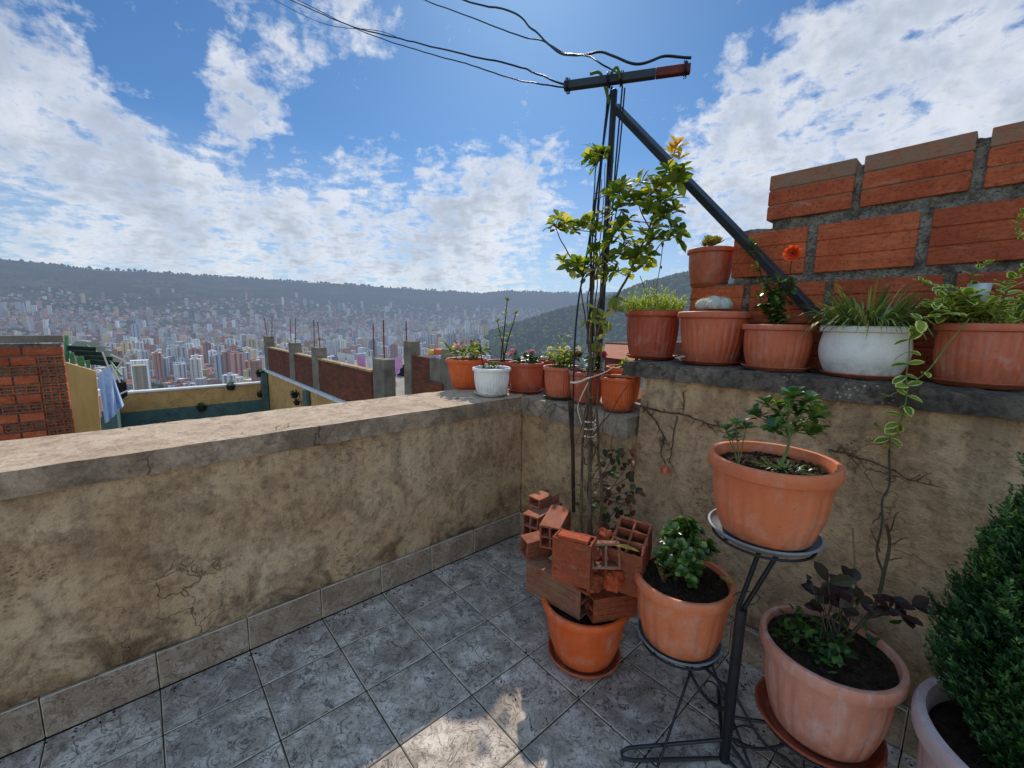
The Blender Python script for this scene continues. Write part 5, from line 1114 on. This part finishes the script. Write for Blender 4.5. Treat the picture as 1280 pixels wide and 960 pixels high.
mb = MB(); mb.tube(poly([Y_(420, 440, LY), Y_(445, 443, LY), Y_(480, 448, LY), Y_(506, 446, LY)], 4), .008, 5); o = mb.build('clothesline', M['whitew']); tag(o, 'clothesline sagging across the neighbouring rooftop', 'clothesline')
for (xa, ya1, xb_, yb1, yc, yd, m_, lb_) in ((421,440,432,442,460,455,'whitec','cream cloth at the left end of the rooftop clothesline'),(432,442,443,444,463,458,'whitec','white cloth second from the left on the rooftop clothesline'),(445,444,457,445,462,463,'pinkc','lilac cloth in the middle of the rooftop clothesline'),(457,446,465,446,460,460,'whitec','white cloth just left of the near concrete pillar'),(480,448,485,448,474,474,'pinkc','pink cloth seen just right of the near concrete pillar'),(487,448,503,446,459,473,'pinkc','pink cloth with a pointed hem at the right of the clothesline')):
    cloth('hanging_cloth', lb_, M[m_], [Y_(xa,ya1,LY), Y_(xb_,yb1,LY), Y_(xb_-1,yc,LY), Y_(xa+2 if 'pointed' not in lb_ else xa+8,yd,LY)], .03, 2, 'laundry on the rooftop clothesline')
# red roofs behind the vine, right of centre
rr_ = thing('brick_house', 'low red brick house with tiled roof glimpsed behind the climbing vine', 'building', Y_(765, 440, 4)); mb = MB(); ybox(mb, 757, 428, 800, 470, 4.2, 2.0, 0); mb.build('wall', M['par'], rr_)
mb = MB(); a = Y_(752, 446, 3.3); b = Y_(800, 452, 3.3); c_ = Y_(800, 432, 4.18); d_ = Y_(757, 430, 4.18); mb.quad(a, b, c_, d_); mb.build('roof', M['brick'], rr_); mb = MB(); mb.box((-6.5, 3.35, -6), (-.2, 6, .2)); mb.build('lower_storey', M['par'], rr_)

# ------------------------------------------------------------------ terrain, city, forests
def azdir(a): return Vector((-math.sin(a), math.cos(a), 0))
RID = [(-60,3.2),(0,6.5),(10,7.0),(26.4,4.2),(40,3.9),(44,3.9),(48.6,4.05),(52.9,3.67),(58,3.85),(63.2,4.12),(72.6,4.32),(80.8,4.49),(87.8,4.45),(93.6,4.45),(98.3,4.7),(110,4.9),(150,3.5),(220,3.0),(300,3.2)]
HIL = [(-60,1.0),(0,9.5),(15,8.0),(26.4,6.1),(31,5.2),(36,3.2),(40,2.0),(44,1.0),(48,-.2),(52,-1.6),(58,-3.0),(64,-5),(80,-8),(300,-8)]
def interp(T_, a):
    for (a0, v0), (a1, v1) in zip(T_, T_[1:]):
        if a0 <= a <= a1: return v0+(v1-v0)*(a-a0)/(a1-a0)
    return T_[-1][1] if a > T_[-1][0] else T_[0][1]
def height(x, y):
    r = math.hypot(x, y); a = math.degrees(math.atan2(-x, y)); a = a if a > -60 else a+360
    base_ = max(-150, -9-.2*r)
    if r > 3000:
        el = interp(RID, a); s = min(1.25, (r-3000)/4500); top_ = 7500*math.tan(math.radians(el)); nz = noise.fractal(Vector((x*.0011, y*.0011, 3)), 1.0, 2.0, 5)
        e = s*s*(3-2*min(s,1)*1.0)*.55+s*.45 if s <= 1 else 1+(s-1)*-.7
        base_ = base_+(top_+150)*e*(1+.10*nz*(1-abs(2*min(s,1)-1)))+nz*16*min(1, s*2)
    el = interp(HIL, a); rc_ = 1900; hc = rc_*math.tan(math.radians(el)); s = abs(r-rc_)/1000
    hill = hc+10*noise.fractal(Vector((x*.004, y*.004, 9)), .9, 2, 4)-(1-math.cos(min(PI, s*PI/1.0)))*.5*(hc+160)
    if 900 < r < 2900: base_ = max(base_, hill)
    return base_
me_v = []; me_f = []; NA = 520
rad_ = [12]+[12*(1.055**k) for k in range(1, 128)]; rad_ = [r for r in rad_ if r < 9800]
azs = list(np.linspace(-30, 125, 400))+list(np.linspace(126, 329, 60)); NA = len(azs)
for r in rad_:
    for a in azs:
        v = azdir(math.radians(a))*r; me_v.append((v.x, v.y, height(v.x, v.y) if r > 60 else -21))
for i in range(len(rad_)-1):
    for k in range(NA): me_f.append((i*NA+k, i*NA+(k+1)%NA, (i+1)*NA+(k+1)%NA, (i+1)*NA+k))
mb = MB(); mb.v = me_v; mb.f = me_f; mb.m = [0]*len(me_f); mb.c = [(0,0,0)]*len(me_v); ter = mb.build('terrain', M['terrain'], None, True); tag(ter, kind='structure')
# buildings
PAL = [((236,224,206),'cream'),((216,210,204),'grey'),((246,242,238),'white'),((246,242,238),'white'),((236,224,206),'cream'),((216,210,204),'grey'),((190,126,98),'brick red'),((214,184,146),'tan'),((166,170,180),'slate grey'),((226,198,136),'ochre'),((214,150,128),'salmon')]
def bldg(mbb, x, y, w_, d_, h_, yaw, rgb, roof=None, detail=False):
    z = height(x, y)-3; Mx = Matrix.Translation((x, y, z)) @ Matrix.Rotation(yaw, 4, 'Z'); mbb.col = lin(*rgb)[:3]
    mbb.box((-w_/2,-d_/2,0), (w_/2,d_/2,h_+3), Mx); b0_ = len(mbb.c)-8
    if roof:
        rc3 = lin(*roof)[:3]; mbb.col = rc3; a = len(mbb.v)
        for p in ((-w_/2-.5,-d_/2-.5,h_+3.01),(w_/2+.5,-d_/2-.5,h_+3.01),(w_/2+.5,d_/2+.5,h_+3.01),(-w_/2-.5,d_/2+.5,h_+3.01),(-w_/2,0,h_+3+d_*.22),(w_/2,0,h_+3+d_*.22)): mbb.vert(Mx @ Vector(p))
        for q in ((0,1,5,4),(2,3,4,5),(1,2,5),(3,0,4)): mbb.face([a+k for k in q])
    if detail:
        mbb.col = tuple(c_*.8 for c_ in lin(*rgb)[:3]); mbb.box((-w_*.2,-d_*.2,h_+3.02), (w_*.15,d_*.25,h_+6.5), Mx)
        mbb.col = tuple(c_*.35 for c_ in lin(*rgb)[:3])
        for s_ in (-1, 1): mbb.box((s_*w_*.22-w_*.06,-d_/2-.6,3), (s_*w_*.22+w_*.06,-d_/2-.01,h_+2.5), Mx)
        mbb.col = tuple(min(1, c_*1.1) for c_ in lin(*rgb)[:3]); mbb.box((-w_*.05,-d_/2-1.0,3), (w_*.1,-d_/2-.02,h_+2), Mx)
cands = []
tries = 0
while len(cands) < 15000 and tries < 90000:
    tries += 1; a = U(34, 112); r = 850+(6000-850)*rnd()**.75; 
    if a < 52 and r < 2950 and interp(HIL, a) > -3: continue
    v = azdir(math.radians(a))*r; dn = noise.noise(Vector((v.x*.003, v.y*.003, 5)))
    if dn < -.22 and rnd() < .75: continue
    if r > 3900 and rnd() < (r-3900)/1300: continue
    core = max(0, 1-abs(r-2000)/1500); tall = rnd() < .07+.24*core+(.22*core if dn > .15 else 0)
    h_ = (22+60*rnd()**1.8) if tall else U(5, 14); w_ = U(14, 27) if tall else U(10, 24); d_ = U(13, 22) if tall else U(9, 18)
    cands.append((r, a, v, w_, d_, h_, tall))
tallc = sorted([c_ for c_ in cands if c_[6] and c_[0] > 1000], key=lambda c_: -c_[5]*c_[3]/c_[0]**2)[:250]; ts_ = set(id(c_) for c_ in tallc)
cityst = MB()
for c_ in cands:
    if id(c_) in ts_: continue
    r, a, v, w_, d_, h_, tall = c_; rgb = random.choice(PAL)[0] if tall or rnd() < .45 else random.choice([(226,214,200),(214,188,152),(206,150,126),(190,124,96)]); k_ = U(.75, 1.1); rgb = tuple(x*k_ for x in rgb)
    bldg(cityst, v.x, v.y, w_, d_, h_, U(0, PI), rgb, None if tall or rnd() < .35 else random.choice([(158,84,60),(178,98,70),(140,90,72)]))
o = cityst.build('distant_city', M['city']); tag(o, 'hazy mass of low houses and blocks filling the valley', 'city', None, 'stuff')
for c_ in tallc:
    r, a, v, w_, d_, h_, tall = c_; rgb, nm = random.choice(PAL); k_ = U(.8, 1.1); mb = MB(); bldg(mb, v.x, v.y, w_, d_, h_, math.radians(a)+U(-.5,.5), tuple(x*k_ for x in rgb), None, True)
    o = mb.build('tower_block', M['city']); tag(o, nm+' high rise block standing in the hazy city in the valley', 'tower block', nm+' tower blocks in the valley')
# landmark towers
HERO = [(290,480,440,15,(176,120,104),'tall reddish tower with dark vertical bands, left of the far parapet corner'),(277,480,443,11,(186,190,198),'tall pale blue grey tower left of the banded reddish tower'),(302,480,438,9,(96,100,110),'tall dark slab tower right of the banded reddish tower'),(314,478,452,12,(190,160,150),'pinkish slab tower at the right of the tall tower group'),(205,474,450,10,(206,190,160),'cream tower of two joined shafts in the middle left of the city'),(192,474,452,8,(212,198,170),'slim cream tower left of the joined cream shafts'),(243,480,466,7,(196,120,70),'short orange brown block in front of the valley city'),(248,480,465,5,(214,182,110),'short yellow block beside the orange brown one'),(228,470,448,8,(220,220,222),'white block with curved outline left of the tall tower group'),(172,432,405,8,(196,198,202),'pale twin shaft tower in the left middle distance'),(240,400,388,6,(80,84,92),'dark slab tower far up the valley')]
for (x, yb, yt, wp, rgb, lb_) in HERO:
    d0 = ray(x, yb); 
    r = 900.0
    for rr2 in range(900, 5000, 20):
        v = CAM+d0*(rr2/math.hypot(d0.x, d0.y))
        if v.z <= height(v.x, v.y): r = rr2; break
    v = CAM+d0*(r/math.hypot(d0.x, d0.y)); dep_ = (v-CAM).dot(fw); hh = (yb-yt)/F*dep_*.98; w_ = wp/F*dep_
    mb = MB(); bldg(mb, v.x, v.y, w_, w_*.8, max(8, hh), math.atan2(-(v.x-CAM.x), (v.y-CAM.y)), rgb, None, True); o = mb.build('tower_block', M['city']); tag(o, lb_, 'tower block')
def blob(mbb, p, s_, rv):
    a = len(mbb.v); pts = [(0,0,1),(1,0,.1),(.3,.95,.1),(-.8,.6,.1),(-.8,-.6,.1),(.3,-.95,.1),(0,0,-.7)]
    for q in pts: mbb.vert((p[0]+q[0]*s_*U(.7,1.2), p[1]+q[1]*s_*U(.7,1.2), p[2]+q[2]*s_*U(.8,1.2)), (rv, 0, 0))
    for k in range(5): mbb.face([a, a+1+k, a+1+(k+1)%5]); mbb.face([a+6, a+1+(k+1)%5, a+1+k])
fr = MB()
for i in range(9000):
    a = U(34, 112); r = 500+(5200-500)*rnd()**.8; v = azdir(math.radians(a))*r; dn = noise.noise(Vector((v.x*.003, v.y*.003, 5)))
    if dn > .0 and rnd() < .6: continue
    blob(fr, (v.x, v.y, height(v.x, v.y)+2), U(3.5, 8), rnd()*.6)
o = fr.build('city_trees', M['forest']); tag(o, 'scattered dark green trees between the valley houses', 'trees', None, 'stuff')
fr = MB()
for i in range(11000):
    a = U(14, 56); r = U(1100, 2250); v = azdir(math.radians(a))*r
    if interp(HIL, a) < -4: continue
    s_ = U(5, 10); blob(fr, (v.x, v.y, height(v.x, v.y)+s_*.4), s_, rnd())
for i in range(9000):
    a = U(14, 112); r = U(4300, 7550); v = azdir(math.radians(a))*r
    if noise.noise(Vector((v.x*.002, v.y*.002, 1))) < -.1: continue
    s_ = U(7, 15); blob(fr, (v.x, v.y, height(v.x, v.y)+s_*.3), s_, rnd()*.5)
for i in range(380):
    a = U(36, 104); v = azdir(math.radians(a))*7500; s_ = U(8, 26) if noise.noise(Vector((a*.7, 0, 0))) > -.1 else U(5, 9); p_ = (v.x, v.y, height(v.x, v.y)+s_*.5); blob(fr, p_, s_, 0)
o = fr.build('hillside_forest', M['forest']); tag(o, 'dark wooded cover on the valley sides and skyline ridge', 'forest', None, 'stuff')
